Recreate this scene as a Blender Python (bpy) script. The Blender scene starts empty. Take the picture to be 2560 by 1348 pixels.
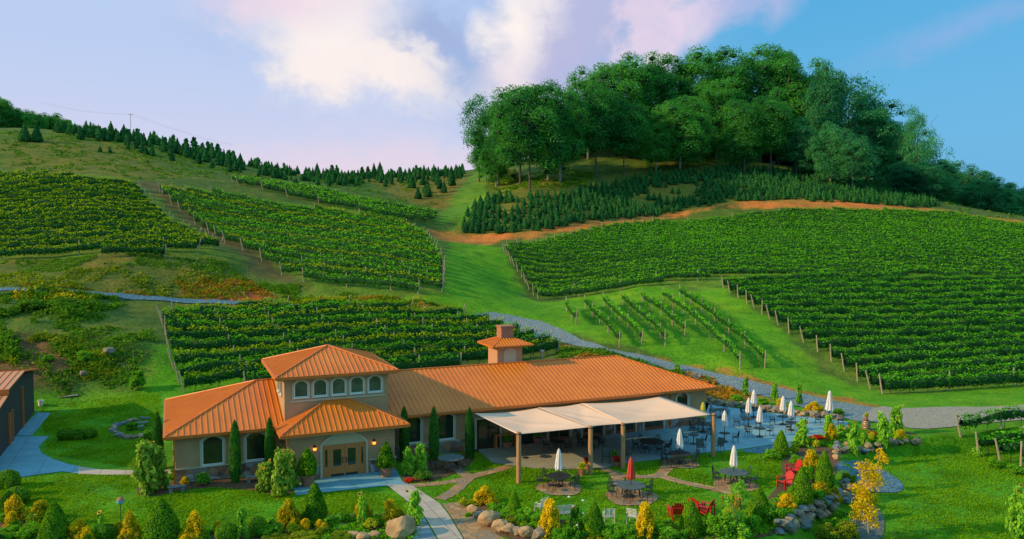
import bpy, math, random
import numpy as np
random.seed(7); RNG = np.random.default_rng(7)
R = math.radians
S = bpy.context.scene; COL = S.collection

# ---------------------------------------------------------------- camera model
F, PITCH, H0 = 2019.339, R(2.718), 17.0
def ray(px, py):
    X = (px-1280)/F; Y = -(py-674)/F
    return np.array([X, math.cos(PITCH)+Y*math.sin(PITCH), -math.sin(PITCH)+Y*math.cos(PITCH)])
def at_depth(px, py, D):
    d = ray(px, py); t = D/d[1]
    return (d[0]*t, D, H0+d[2]*t)
def g0(px, py, z=0.0):
    d = ray(px, py); t = (z-H0)/d[2]
    return (d[0]*t, d[1]*t)
TH = R(22.948); AX, AY = -23.026, 52.966
CU, SU = math.cos(TH), math.sin(TH)
def UV(u, v): return (AX+u*CU-v*SU, AY+u*SU+v*CU)

def lin(*c):
    return tuple((x/255/12.92 if x/255 <= .04045 else ((x/255+.055)/1.055)**2.4) for x in c)

# ---------------------------------------------------------------- terrain
CTRL = [
 (0,725,105),(370,745,110),(740,768,114),(0,640,122),(135,655,119),(370,655,119),(560,640,127),
 (0,450,175),(200,445,173),(340,460,176),(420,480,173),(0,540,145),(250,540,145),
 (0,320,245),(200,330,245),(330,345,245),(500,385,255),(700,430,270),(850,440,290),(1000,440,310),(1150,432,310),
 (470,545,157),(560,600,143),(700,685,126),(765,707,121),(940,730,118),(1090,735,118),
 (800,500,190),(1050,570,178),(600,470,190),(1100,650,142),(800,600,150),
 (575,445,205),(1090,540,195),(850,480,212),
 (1230,780,116),(1200,690,138),(1100,590,180),(1150,520,215),(1190,440,270),
 (410,790,103),(740,780,109),(1100,785,112),(1390,880,98),(1000,860,98),
 (1255,620,165),(1340,745,139),(1810,720,132),(1600,722,134),(1880,765,120),(1960,825,108),(2080,900,97),(2165,965,89),
 (2560,700,142),(2200,700,138),(2560,565,200),(2200,545,200),(1900,533,205),(1600,556,200),(1350,600,178),(1700,640,158),(2300,640,158),(2560,830,112),
 (2250,520,213),(1700,533,212),(1250,500,208),(1325,470,215),(1600,430,240),(1900,430,246),(2200,480,240),(2330,500,238),(2560,545,232),
 (1440,808,112),(1690,742,129),(1550,868,98),(1850,922,92),(1480,860,99),(1800,950,90),
 (100,800,92),(270,880,86),(150,950,80),(340,960,82),(1230,800,113),(2700,700,142),(2700,950,90),
 (-150,450,175),(-150,640,122),(-150,320,245),(-150,725,105),(2750,560,200),
]
pts = [at_depth(*c) for c in CTRL]
for x in (-60,-40,-20,0,20,40,60):
    for y in (25,45,60): pts.append((x,y,0.0 if x < 50 else -.6))
for u in (-14,0,12,24,36,46):
    for v in (14,):
        q = UV(u,v); pts.append((q[0],q[1],0.15))
pts += [(29,74,0),(35,76,0),(45,78,0),(60,82,0),(-52,72,.3),(-45,80,.8),
        (-200,330,38),(-120,330,34),(-60,370,28),(0,390,26),(-20,420,20),(20,290,46),(55,290,45),(100,285,38),(60,350,32),(130,330,22),
        (160,300,20),(200,290,12),(200,200,12),(200,100,4),(-200,100,14),(-200,200,40),(-200,250,52),(0,450,18),(150,420,12),(-180,450,22)]
P3 = np.array(pts)
def phi(d2): return np.where(d2 > 1e-9, .5*d2*np.log(np.maximum(d2,1e-9)), 0)
SC = 100.0
_p = P3[:,:2]/SC; n_ = len(_p)
K = phi(((_p[:,None]-_p[None])**2).sum(-1)) + np.eye(n_)*2e-4
A_ = np.zeros((n_+3,n_+3)); A_[:n_,:n_] = K; A_[:n_,n_] = 1; A_[:n_,n_+1:] = _p; A_[n_:,:n_] = A_[:n_,n_:].T
W_ = np.linalg.solve(A_, np.concatenate([P3[:,2], np.zeros(3)]))
def tps(x, y):
    q = np.stack([x,y],-1)/SC
    out = W_[n_]+q@W_[n_+1:]
    for i in range(n_):
        out = out + W_[i]*phi(((q-_p[i])**2).sum(-1))
    return out
def ss(a, b, x):
    t = np.clip((x-a)/(b-a),0,1); return t*t*(3-2*t)
LOW = [g0(*p, -1.2) for p in ((2330,1128),(2700,1100),(2900,1600),(1940,1600),(1975,1348),(2040,1300),(2125,1240),(2120,1185),(2150,1150))]
def sdist(poly, x, y):      # signed distance, positive inside
    P = np.array(poly); n = len(P); d = np.full(x.shape, 1e9); ins = np.zeros(x.shape, bool)
    for i in range(n):
        a, b = P[i], P[(i+1)%n]; e = b-a
        t = np.clip(((x-a[0])*e[0]+(y-a[1])*e[1])/(e@e+1e-12),0,1)
        d = np.minimum(d, np.hypot(x-a[0]-t*e[0], y-a[1]-t*e[1]))
        c = (a[1] > y) != (b[1] > y)
        xi = (b[0]-a[0])*(y-a[1])/((b[1]-a[1]) if abs(b[1]-a[1]) > 1e-12 else 1e-12)+a[0]
        ins ^= c & (x < xi)
    return np.where(ins, d, -d)
def axis(segs):
    out = []
    for a, b, s in segs: out += list(np.arange(a, b, s))
    return np.array(out + [segs[-1][1]])
XS = axis([(-3000,-400,130),(-400,-150,12),(-150,-56,1.6),(-56,56,.5),(56,150,1.6),(150,400,12),(400,3000,130)])
YS = axis([(-60,30,6),(30,90,.5),(90,150,1),(150,330,1.8),(330,520,9),(520,5000,160)])
GX, GY = np.meshgrid(XS, YS)
def waves(x, y):
    return (np.sin(x*.31+1.3*np.sin(y*.17))*np.cos(y*.27+1.1*np.sin(x*.13))
            + .5*np.sin(x*.83+y*.41)*np.cos(y*.71-x*.29) + .3*np.sin(x*1.9+np.sin(y*1.3)*1.7)*np.cos(y*2.1))
yb = np.interp(GX, [-60,-44,-28,13,20,45,70], [68,74,71,86,84,82,82])
Z = tps(np.clip(GX,-230,230), np.clip(GY,20,480))
Z = np.clip(Z, -1.5, 60)
flat = 1-ss(0, 7, GY-yb)
Z = Z*(1-flat)
Z = Z + .16*waves(GX,GY)*ss(4, 14, GY-yb)
Z -= 1.2*ss(-.3, 1.1, sdist(LOW, GX, GY))*(1-ss(70,88,GY))
far = ss(330, 900, np.hypot(GX, GY)); Z = Z*(1-far)+far*(6+5*waves(GX*.01,GY*.01))
HZ = Z
def H(x, y):
    x = np.asarray(x, float); y = np.asarray(y, float)
    i = np.clip(np.searchsorted(XS, x)-1, 0, len(XS)-2); j = np.clip(np.searchsorted(YS, y)-1, 0, len(YS)-2)
    tx = (x-XS[i])/(XS[i+1]-XS[i]); ty = (y-YS[j])/(YS[j+1]-YS[j])
    return (HZ[j,i]*(1-tx)+HZ[j,i+1]*tx)*(1-ty)+(HZ[j+1,i]*(1-tx)+HZ[j+1,i+1]*tx)*ty
_T = np.arange(30, 420, .2)
def G(px, py, near=30):      # where a sight line meets the terrain
    d = ray(px, py); D = _T[_T >= near]; x = d[0]/d[1]*D; z = H0+d[2]/d[1]*D
    k = np.nonzero(z < H(x, D))[0]
    if len(k) == 0: D1 = 400.
    else: D1 = D[k[0]]
    x = d[0]/d[1]*D1
    return (float(x), float(D1), float(H(x, D1)))
def GP(poly, near=30): return [G(a, b, near)[:2] for a, b in poly]

# ---------------------------------------------------------------- materials
def mat(name, base, rough=.8, metal=0, bump=0, bscale=20, var=None, vscale=6, spec=.5, vdetail=4, coords='Object', stretch=None):
    m = bpy.data.materials.new(name); m.use_nodes = True; nt = m.node_tree; b = nt.nodes['Principled BSDF']
    b.inputs['Base Color'].default_value = (*base, 1); b.inputs['Roughness'].default_value = rough
    b.inputs['Metallic'].default_value = metal; b.inputs['Specular IOR Level'].default_value = spec
    if var or bump:
        tc = nt.nodes.new('ShaderNodeTexCoord'); src = tc.outputs[coords]
        if stretch:
            mp = nt.nodes.new('ShaderNodeMapping'); mp.inputs['Scale'].default_value = stretch
            nt.links.new(src, mp.inputs[0]); src = mp.outputs[0]
    if var:
        n = nt.nodes.new('ShaderNodeTexNoise'); n.inputs['Scale'].default_value = vscale; n.inputs['Detail'].default_value = vdetail
        nt.links.new(src, n.inputs['Vector'])
        cr = nt.nodes.new('ShaderNodeValToRGB'); cr.color_ramp.elements[0].position = .3; cr.color_ramp.elements[1].position = .7
        cr.color_ramp.elements[0].color = (*base, 1); cr.color_ramp.elements[1].color = (*var, 1)
        nt.links.new(n.outputs['Fac'], cr.inputs[0]); nt.links.new(cr.outputs[0], b.inputs['Base Color'])
    if bump:
        n2 = nt.nodes.new('ShaderNodeTexNoise'); n2.inputs['Scale'].default_value = bscale; n2.inputs['Detail'].default_value = 5
        nt.links.new(src, n2.inputs['Vector'])
        bp = nt.nodes.new('ShaderNodeBump'); bp.inputs['Strength'].default_value = bump; bp.inputs['Distance'].default_value = .05
        nt.links.new(n2.outputs['Fac'], bp.inputs['Height']); nt.links.new(bp.outputs[0], b.inputs['Normal'])
    return m
def leafmat(name, dark, light, scale=1.2, trans=.3, hue=.0, world=True):
    m = bpy.data.materials.new(name); m.use_nodes = True; nt = m.node_tree; nt.nodes.remove(nt.nodes['Principled BSDF'])
    out = nt.nodes['Material Output']; ge = nt.nodes.new('ShaderNodeNewGeometry')
    n = nt.nodes.new('ShaderNodeTexNoise'); n.inputs['Scale'].default_value = scale; n.inputs['Detail'].default_value = 2
    nt.links.new(ge.outputs['Position'], n.inputs['Vector'])
    oi = nt.nodes.new('ShaderNodeObjectInfo')
    ad = nt.nodes.new('ShaderNodeMath'); ad.operation = 'MULTIPLY_ADD'; ad.inputs[1].default_value = .35
    nt.links.new(oi.outputs['Random'], ad.inputs[0]); nt.links.new(n.outputs['Fac'], ad.inputs[2])
    ri = nt.nodes.new('ShaderNodeMath'); ri.operation = 'MULTIPLY_ADD'; ri.inputs[1].default_value = .32
    nt.links.new(ge.outputs['Random Per Island'], ri.inputs[0]); nt.links.new(ad.outputs[0], ri.inputs[2])
    cr = nt.nodes.new('ShaderNodeValToRGB'); e = cr.color_ramp.elements
    e[0].position = .5; e[0].color = (*dark, 1); e[1].position = .92; e[1].color = (*light, 1)
    nt.links.new(ri.outputs[0], cr.inputs[0])
    d = nt.nodes.new('ShaderNodeBsdfDiffuse'); t = nt.nodes.new('ShaderNodeBsdfTranslucent'); mx = nt.nodes.new('ShaderNodeMixShader')
    mx.inputs[0].default_value = trans
    hs = nt.nodes.new('ShaderNodeHueSaturation'); hs.inputs['Value'].default_value = 1.5; hs.inputs['Hue'].default_value = .48
    nt.links.new(cr.outputs[0], hs.inputs['Color']); nt.links.new(hs.outputs[0], t.inputs[0])
    nt.links.new(cr.outputs[0], d.inputs[0]); nt.links.new(d.outputs[0], mx.inputs[1]); nt.links.new(t.outputs[0], mx.inputs[2])
    nt.links.new(mx.outputs[0], out.inputs[0])
    return m

M = {}
M['roof'] = mat('orange_metal', (.70,.180,.012), .5, .0, var=(.58,.130,.009), vscale=.5, spec=.35)
M['rib'] = mat('seam_metal', (.82,.29,.04), .5, .0, var=(.72,.21,.025), vscale=1.5)  # paler than the panels: sunlight on the seams painted into the colour
M['roof2'] = mat('orange_metal_trim', (.60,.145,.012), .5, .0)
M['barnroof'] = mat('rose_metal', (.66,.25,.09), .5, 0)
M['stucco'] = mat('tan_stucco', (.45,.28,.14), .9, bump=.4, bscale=30, var=(.36,.215,.10), vscale=.9)
M['trim'] = mat('cream_trim', (.46,.40,.27), .7, bump=.1)
M['white'] = mat('white_frame', (.62,.66,.62), .5)
M['glass'] = mat('dark_glass', (.012,.022,.014), .06, 0, spec=.7, var=(.03,.05,.025), vscale=1.0)
M['glasslight'] = mat('pale_glass', (.10,.125,.085), .12, 0, spec=.6, var=(.035,.05,.035), vscale=1.6)
M['dark'] = mat('dark_interior', (.03,.02,.012), .9)
M['oak'] = mat('honey_wood', (.52,.19,.04), .55, bump=.15, bscale=8, var=(.38,.12,.022), vscale=5, stretch=(6,6,.6))
M['post'] = mat('weathered_post', (.50,.27,.12), .85, bump=.5, bscale=12, var=(.34,.17,.07), vscale=5, stretch=(5,5,.5))
M['vpost'] = mat('vine_post', (.44,.36,.26), .9, bump=.4, var=(.28,.22,.16), vscale=3, stretch=(5,5,.5))
M['bark'] = mat('bark', (.12,.09,.06), .95, bump=.8, bscale=6, var=(.07,.05,.035), vscale=2, stretch=(3,3,.4))
M['palebark'] = mat('pale_bark', (.30,.28,.22), .95, bump=.6, bscale=6, var=(.18,.16,.12), vscale=2)
M['brick'] = mat('red_brick', (.24,.07,.035), .9, bump=.3)
M['barnwall'] = mat('dark_boarding', (.05,.045,.035), .85, bump=.5, bscale=4, var=(.035,.035,.03), vscale=3, stretch=(6,6,.3))
M['conc'] = mat('concrete', (.40,.43,.42), .85, bump=.25, bscale=15, var=(.31,.36,.37), vscale=.8, vdetail=8)
M['patio'] = mat('patio_concrete', (.27,.40,.44), .8, bump=.2, bscale=15, var=(.20,.33,.37), vscale=.5, vdetail=8)
def slab(name, c1, c2, joint, w, h, rough=.85):
    m = mat(name, c1, rough, bump=.2, bscale=15, var=c2, vscale=.8, vdetail=8); nt = m.node_tree; b = nt.nodes['Principled BSDF']; src = b.inputs['Base Color'].links[0].from_socket
    tc = nt.nodes.new('ShaderNodeTexCoord'); mp = nt.nodes.new('ShaderNodeMapping'); mp.inputs['Rotation'].default_value = (0,0,-TH); nt.links.new(tc.outputs['Object'], mp.inputs[0])
    br = nt.nodes.new('ShaderNodeTexBrick'); br.offset = 0; br.inputs['Scale'].default_value = 1; br.inputs['Brick Width'].default_value = w; br.inputs['Row Height'].default_value = h; br.inputs['Mortar Size'].default_value = .022; br.inputs['Mortar Smooth'].default_value = .2
    br.inputs['Color1'].default_value = (1,1,1,1); br.inputs['Color2'].default_value = (.88,.9,.9,1); br.inputs['Mortar'].default_value = (*joint,1); nt.links.new(mp.outputs[0], br.inputs['Vector'])
    mx = nt.nodes.new('ShaderNodeMix'); mx.data_type = 'RGBA'; mx.blend_type = 'MULTIPLY'; mx.inputs['Factor'].default_value = 1
    nt.links.new(src, mx.inputs['A']); nt.links.new(br.outputs['Color'], mx.inputs['B']); nt.links.new(mx.outputs['Result'], b.inputs['Base Color']); return m
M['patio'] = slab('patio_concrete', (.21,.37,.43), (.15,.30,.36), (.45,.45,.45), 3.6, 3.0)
_m = M['patio']; _n = _m.node_tree; _b = _n.nodes['Principled BSDF']; _s = _b.inputs['Base Color'].links[0].from_socket     # warm light under the sail, painted into the covered half of the slab
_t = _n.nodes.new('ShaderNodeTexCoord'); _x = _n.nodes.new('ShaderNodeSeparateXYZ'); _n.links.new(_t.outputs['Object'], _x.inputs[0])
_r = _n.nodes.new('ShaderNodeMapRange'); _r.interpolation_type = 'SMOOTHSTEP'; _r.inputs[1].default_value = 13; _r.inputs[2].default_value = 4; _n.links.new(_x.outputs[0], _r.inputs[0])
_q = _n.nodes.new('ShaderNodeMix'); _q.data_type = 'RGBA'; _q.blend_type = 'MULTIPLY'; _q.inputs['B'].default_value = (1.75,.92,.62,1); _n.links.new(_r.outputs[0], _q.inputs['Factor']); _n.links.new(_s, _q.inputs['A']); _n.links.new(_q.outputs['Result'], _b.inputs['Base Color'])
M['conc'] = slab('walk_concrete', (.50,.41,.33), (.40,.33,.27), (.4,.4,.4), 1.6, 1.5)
M['concblue'] = slab('shade_blue_concrete', (.15,.34,.42), (.10,.27,.35), (.5,.5,.5), 2.2, 2.0)  # walk concrete with the blue of its shade painted in
M['iron'] = mat('dark_iron', (.035,.038,.036), .5, .4)
M['slat'] = mat('grey_slats', (.10,.13,.13), .7, var=(.06,.08,.08), vscale=4)
M['sling'] = mat('green_sling', (.06,.10,.085), .8)
M['canvas'] = mat('cream_canvas', (.82,.53,.36), .85, bump=.15, bscale=6, var=(.74,.47,.32), vscale=.4)
M['umb'] = mat('white_canvas', (.72,.68,.66), .8, bump=.2, bscale=10, var=(.6,.56,.55), vscale=3)
M['umbred'] = mat('red_canvas', (.55,.045,.03), .8, bump=.2, bscale=10, var=(.42,.03,.02), vscale=3)
M['umbyel'] = mat('yellow_canvas', (.50,.45,.03), .8, bump=.2, bscale=10)
M['red'] = mat('red_paint', (.50,.02,.012), .45)
M['whitemetal'] = mat('white_metal', (.55,.55,.48), .5)
M['terra'] = mat('terracotta', (.38,.16,.09), .85, bump=.2, var=(.30,.12,.07), vscale=4)
M['stone'] = mat('field_stone', (.30,.23,.15), .9, bump=1, bscale=5, var=(.12,.11,.09), vscale=1.6, vdetail=8)
M['stoneblue'] = mat('blue_stone', (.17,.21,.22), .85, bump=1, bscale=5, var=(.07,.10,.11), vscale=1.6, vdetail=8)
M['stonetan'] = mat('tan_stone', (.52,.33,.17), .9, bump=1, bscale=5, var=(.22,.13,.06), vscale=1.6, vdetail=8)
M['barrel'] = mat('barrel_wood', (.30,.17,.08), .7, bump=.2, var=(.2,.11,.05), vscale=5, stretch=(6,6,.5))
M['hoop'] = mat('hoop_metal', (.35,.33,.30), .4, .6)
M['yellowpetal'] = mat('yellow_petals', (.75,.42,.02), .7)
M['seed'] = mat('seed_head', (.07,.03,.012), .9)
M['redpetal'] = mat('red_petals', (.50,.015,.015), .7)
M['soil'] = mat('mulch', (.17,.075,.03), .95, bump=1, bscale=12, var=(.05,.035,.015), vscale=5)
M['skyblue'] = mat('blue_paint', (.10,.35,.45), .6)

def glow(name, col, s):
    m = bpy.data.materials.new(name); m.use_nodes = True; b = m.node_tree.nodes['Principled BSDF']
    b.inputs['Base Color'].default_value = (*col,1); b.inputs['Emission Color'].default_value = (*col,1); b.inputs['Emission Strength'].default_value = s
    return m
M['lamp'] = glow('lit_lamp', (1,.35,.04), 2.2)

def vor_mat(name, cols, scale, gap, gapcol, bump=.5, coords='Object', rough=.85, stretch=None):
    m = bpy.data.materials.new(name); m.use_nodes = True; nt = m.node_tree; b = nt.nodes['Principled BSDF']; b.inputs['Roughness'].default_value = rough
    tc = nt.nodes.new('ShaderNodeTexCoord'); src = tc.outputs[coords]
    if stretch:
        mp = nt.nodes.new('ShaderNodeMapping'); mp.inputs['Scale'].default_value = stretch; nt.links.new(src, mp.inputs[0]); src = mp.outputs[0]
    v = nt.nodes.new('ShaderNodeTexVoronoi'); v.inputs['Scale'].default_value = scale; nt.links.new(src, v.inputs['Vector'])
    e = nt.nodes.new('ShaderNodeTexVoronoi'); e.feature = 'DISTANCE_TO_EDGE'; e.inputs['Scale'].default_value = scale; nt.links.new(src, e.inputs['Vector'])
    sp = nt.nodes.new('ShaderNodeSeparateColor'); nt.links.new(v.outputs['Color'], sp.inputs[0])
    cr = nt.nodes.new('ShaderNodeValToRGB'); cr.color_ramp.interpolation = 'CONSTANT'
    els = cr.color_ramp.elements; els[0].color = (*cols[0],1); els[0].position = 0; els[1].color = (*cols[1],1); els[1].position = 1/len(cols)
    for k, c in enumerate(cols[2:], 2):
        q = els.new(k/len(cols)); q.color = (*c,1)
    nt.links.new(sp.outputs[0], cr.inputs[0])
    lt = nt.nodes.new('ShaderNodeMath'); lt.operation = 'LESS_THAN'; lt.inputs[1].default_value = gap; nt.links.new(e.outputs['Distance'], lt.inputs[0])
    mx = nt.nodes.new('ShaderNodeMix'); mx.data_type = 'RGBA'; mx.inputs['B'].default_value = (*gapcol,1)
    nt.links.new(lt.outputs[0], mx.inputs['Factor']); nt.links.new(cr.outputs[0], mx.inputs['A']); nt.links.new(mx.outputs['Result'], b.inputs['Base Color'])
    bp = nt.nodes.new('ShaderNodeBump'); bp.inputs['Strength'].default_value = bump; bp.inputs['Distance'].default_value = .05
    nt.links.new(e.outputs['Distance'], bp.inputs['Height']); nt.links.new(bp.outputs[0], b.inputs['Normal'])
    return m
M['veneer'] = vor_mat('stone_veneer', [(.26,.10,.05),(.20,.17,.14),(.34,.31,.30),(.32,.17,.09),(.13,.07,.045),(.25,.27,.28)], 2.2, .045, (.17,.14,.11))
M['flag'] = vor_mat('flagstones', [(.36,.20,.09),(.29,.18,.10),(.40,.24,.11),(.24,.18,.13),(.32,.16,.07)], 1.7, .04, (.20,.13,.06))
M['flagblue'] = vor_mat('blue_flagstones', [(.20,.28,.33),(.26,.32,.34),(.17,.22,.26)], 1.3, .03, (.12,.13,.10))
M['gravelblue'] = vor_mat('blue_gravel', [(.04,.13,.20),(.08,.20,.27),(.05,.14,.20),(.15,.27,.33),(.03,.08,.12)], 10.0, .02, (.05,.08,.1), .9)
M['gravel'] = vor_mat('grey_gravel', [(.20,.23,.22),(.30,.31,.28),(.12,.17,.18),(.42,.37,.29),(.08,.13,.15)], 7.0, .02, (.12,.11,.09), .9)

M['gravelmid'] = vor_mat('bluish_gravel', [(.09,.17,.21),(.20,.27,.29),(.13,.20,.23),(.32,.34,.33),(.07,.12,.15)], 13.0, .02, (.08,.09,.09), .9)
M['graveldark'] = vor_mat('dark_gravel', [(.07,.10,.10),(.12,.14,.12),(.09,.09,.07),(.17,.18,.16),(.05,.07,.07)], 9.0, .02, (.06,.06,.05), .9)
M['gravel'] = vor_mat('tan_grey_gravel', [(.30,.27,.20),(.38,.34,.26),(.24,.23,.19),(.46,.39,.28),(.24,.21,.16)], 13.0, .02, (.2,.17,.12), .9)

LM = {
 'vine': leafmat('vine_leaves', (.060,.27,.012), (.19,.56,.018), .7, .35),
 'vined': leafmat('vine_leaves_shade', (.012,.095,.012), (.035,.17,.016), .7, .2),  # shade on the row sides, painted into the lower leaves
 'vinel': leafmat('vine_leaves_young', (.050,.28,.015), (.17,.56,.025), .7, .35),
 'viney': leafmat('vine_leaves_gold', (.08,.25,.006), (.38,.52,.010), .7, .35),
 'oak': leafmat('woodland_leaves', (.010,.12,.036), (.075,.33,.045), .10, .3),
 'oakt': leafmat('hazy_leaves', (.014,.14,.070), (.070,.31,.105), .10, .3),  # bluish haze of distance painted into the leaf colour
 'fir': leafmat('fir_needles', (.010,.085,.035), (.045,.20,.045), .5, .1),
 'cone': leafmat('arborvitae', (.022,.12,.006), (.14,.32,.010), 2, .2),
 'cyp': leafmat('cypress', (.010,.09,.010), (.06,.22,.015), 2, .2),
 'gold': leafmat('golden_foliage', (.17,.22,.008), (.80,.60,.014), 2, .35),
 'leaf': leafmat('garden_leaves', (.03,.18,.008), (.17,.46,.018), 2, .35),
 'leafb': leafmat('broad_leaves', (.05,.26,.018), (.28,.58,.045), 2, .35),
 'leafp': leafmat('pale_drooping_leaves', (.018,.11,.010), (.26,.42,.045), 2, .3),
 'ytree': leafmat('yellow_green_leaves', (.24,.28,.008), (.85,.58,.012), 1.2, .4),
 'weed': leafmat('weeds', (.07,.16,.008), (.28,.34,.015), .5, .25),
 'weedo': leafmat('dry_weeds', (.20,.11,.012), (.48,.27,.02), .6, .25),
 'weedd': leafmat('dark_weeds', (.02,.11,.010), (.11,.26,.015), .6, .25),  # weeds of a darker green
 'redf': leafmat('red_flowers', (.30,.01,.008), (.70,.03,.015), 2, .2),
 'lime': leafmat('lime_leaves', (.25,.32,.01), (.55,.60,.02), 2, .3),
 'grass': leafmat('lawn_blades', (.045,.16,.003), (.17,.34,.006), .35, .35),
}
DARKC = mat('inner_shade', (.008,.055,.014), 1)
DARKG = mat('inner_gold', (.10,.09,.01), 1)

# ---------------------------------------------------------------- mesh building
class MB:
    def __init__(s): s.v = []; s.f = []; s.mi = []
    def add(s, vs, fs, mi=0):
        b = len(s.v); s.v += [tuple(map(float, q)) for q in vs]; s.f += [tuple(b+i for i in f) for f in fs]; s.mi += [mi]*len(fs); return s
    def box(s, x0, x1, y0, y1, z0, z1, mi=0):
        return s.add([(x0,y0,z0),(x1,y0,z0),(x1,y1,z0),(x0,y1,z0),(x0,y0,z1),(x1,y0,z1),(x1,y1,z1),(x0,y1,z1)],
                     [(0,3,2,1),(4,5,6,7),(0,1,5,4),(1,2,6,5),(2,3,7,6),(3,0,4,7)], mi)
    def tube(s, a, b, r0, r1=None, n=6, mi=0):
        r1 = r0 if r1 is None else r1; a = np.array(a, float); b = np.array(b, float); d = b-a; d /= (np.linalg.norm(d)+1e-9)
        t = np.cross(d, (0,0,1)) if abs(d[2]) < .9 else np.cross(d, (1,0,0)); t /= np.linalg.norm(t); w = np.cross(d, t)
        vs = [];
        for c, r in ((a,r0),(b,r1)):
            for k in range(n):
                q = 2*math.pi*k/n; vs.append(c+r*(math.cos(q)*t+math.sin(q)*w))
        fs = [(k,(k+1)%n,n+(k+1)%n,n+k) for k in range(n)]+[tuple(range(n))[::-1], tuple(range(n,2*n))]
        return s.add(vs, fs, mi)
    def path(s, pts, r, n=4, mi=0):
        for a, b in zip(pts[:-1], pts[1:]): s.tube(a, b, r, r, n, mi)
        return s
    def lathe(s, prof, n=16, c=(0,0), mi=0):
        vs = []; m = len(prof)
        for r, z in prof:
            for k in range(n): q = 2*math.pi*k/n; vs.append((c[0]+r*math.cos(q), c[1]+r*math.sin(q), z))
        fs = [(j*n+k, j*n+(k+1)%n, (j+1)*n+(k+1)%n, (j+1)*n+k) for j in range(m-1) for k in range(n)]
        fs += [tuple(range(n))[::-1], tuple(range((m-1)*n, m*n))]
        return s.add(vs, fs, mi)
    def prism(s, poly, z0, z1, mi=0):
        n = len(poly); vs = [(x,y,z0) for x,y in poly]+[(x,y,z1) for x,y in poly]
        return s.add(vs, [tuple(range(n))[::-1], tuple(range(n,2*n))]+[(k,(k+1)%n,n+(k+1)%n,n+k) for k in range(n)], mi)
    def xform(s, fn, i0=0):
        s.v[i0:] = [tuple(fn(*q)) for q in s.v[i0:]]; return s
def link(name, me, parent=None):
    o = bpy.data.objects.new(name, me); COL.objects.link(o)
    if parent: o.parent = parent
    return o
def obj(name, mb, m, parent=None, smooth=False, bevel=0):
    me = bpy.data.meshes.new(name); me.from_pydata(mb.v, [], mb.f)
    ms = m if isinstance(m, (list, tuple)) else [m]
    for q in ms: me.materials.append(q)
    if len(ms) > 1: me.polygons.foreach_set('material_index', mb.mi)
    if smooth: me.polygons.foreach_set('use_smooth', [True]*len(me.polygons))
    me.update()
    o = link(name, me, parent)
    if bevel:
        b = o.modifiers.new('bevel','BEVEL'); b.width = bevel; b.segments = 1; b.limit_method = 'ANGLE'
    return o
def npmesh(name, V, Fq, m, mi=None, nrm=None):
    me = bpy.data.meshes.new(name); V = np.asarray(V, np.float32); Fq = np.asarray(Fq, np.int32); nf, k = Fq.shape
    me.vertices.add(len(V)); me.vertices.foreach_set('co', V.ravel())
    me.loops.add(nf*k); me.loops.foreach_set('vertex_index', Fq.ravel())
    me.polygons.add(nf); me.polygons.foreach_set('loop_start', np.arange(0, nf*k, k, dtype=np.int32)); me.polygons.foreach_set('loop_total', np.full(nf, k, np.int32))
    for q in (m if isinstance(m, (list,tuple)) else [m]): me.materials.append(q)
    if mi is not None: me.polygons.foreach_set('material_index', np.asarray(mi, np.int32))
    me.update(); me.validate(); return me
def tag(o, label=None, cat=None, group=None, kind=None):
    if label: o['label'] = label
    if cat: o['category'] = cat
    if group: o['group'] = group
    if kind: o['kind'] = kind
    return o
def thing(name, label, cat, loc=(0,0,0), rz=0, group=None):
    o = bpy.data.objects.new(name, None); COL.objects.link(o); o.empty_display_size = .2
    o.location = loc; o.rotation_euler = (0,0,rz); return tag(o, label, cat, group)
def copy_tree(o, parent=None):
    c = o.copy(); COL.objects.link(c)
    if parent: c.parent = parent
    for ch in list(o.children): copy_tree(ch, c)
    return c
ONES = 'first second third fourth fifth sixth seventh eighth ninth tenth eleventh twelfth thirteenth fourteenth fifteenth sixteenth seventeenth eighteenth nineteenth'.split()
def ordn(i):
    if i < 19: return ONES[i]
    t, r = divmod(i+1, 10); tens = {2:'twent',3:'thirt',4:'fort',5:'fift'}[t]
    return tens+'ieth' if r == 0 else tens+'y-'+ONES[r-1]

# quads scattered about points with outward normals
def quads(Pt, N, size, jit=.7, rng=RNG, aspect=1.0):
    n = len(Pt); nn = N+rng.normal(0, jit, (n,3)); nn /= np.linalg.norm(nn, axis=1, keepdims=True)+1e-9
    a = rng.normal(0,1,(n,3)); t = np.cross(nn, a); t /= np.linalg.norm(t, axis=1, keepdims=True)+1e-9; b = np.cross(nn, t)
    s = (size*rng.uniform(.6,1.35,n))[:,None]*.5
    V = np.stack([Pt+t*s*aspect, Pt+b*s*.8+nn*s*.2, Pt-t*s*aspect, Pt-b*s*.8+nn*s*.2], 1).reshape(-1,3)
    return V, np.arange(n*4).reshape(-1,4)
_ico = None
def ico():
    global _ico
    if _ico is None:
        import bmesh
        bm = bmesh.new(); bmesh.ops.create_icosphere(bm, subdivisions=1, radius=1)
        _ico = (np.array([v.co[:] for v in bm.verts]), [[v.index for v in f.verts] for f in bm.faces]); bm.free()
    return _ico
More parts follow.
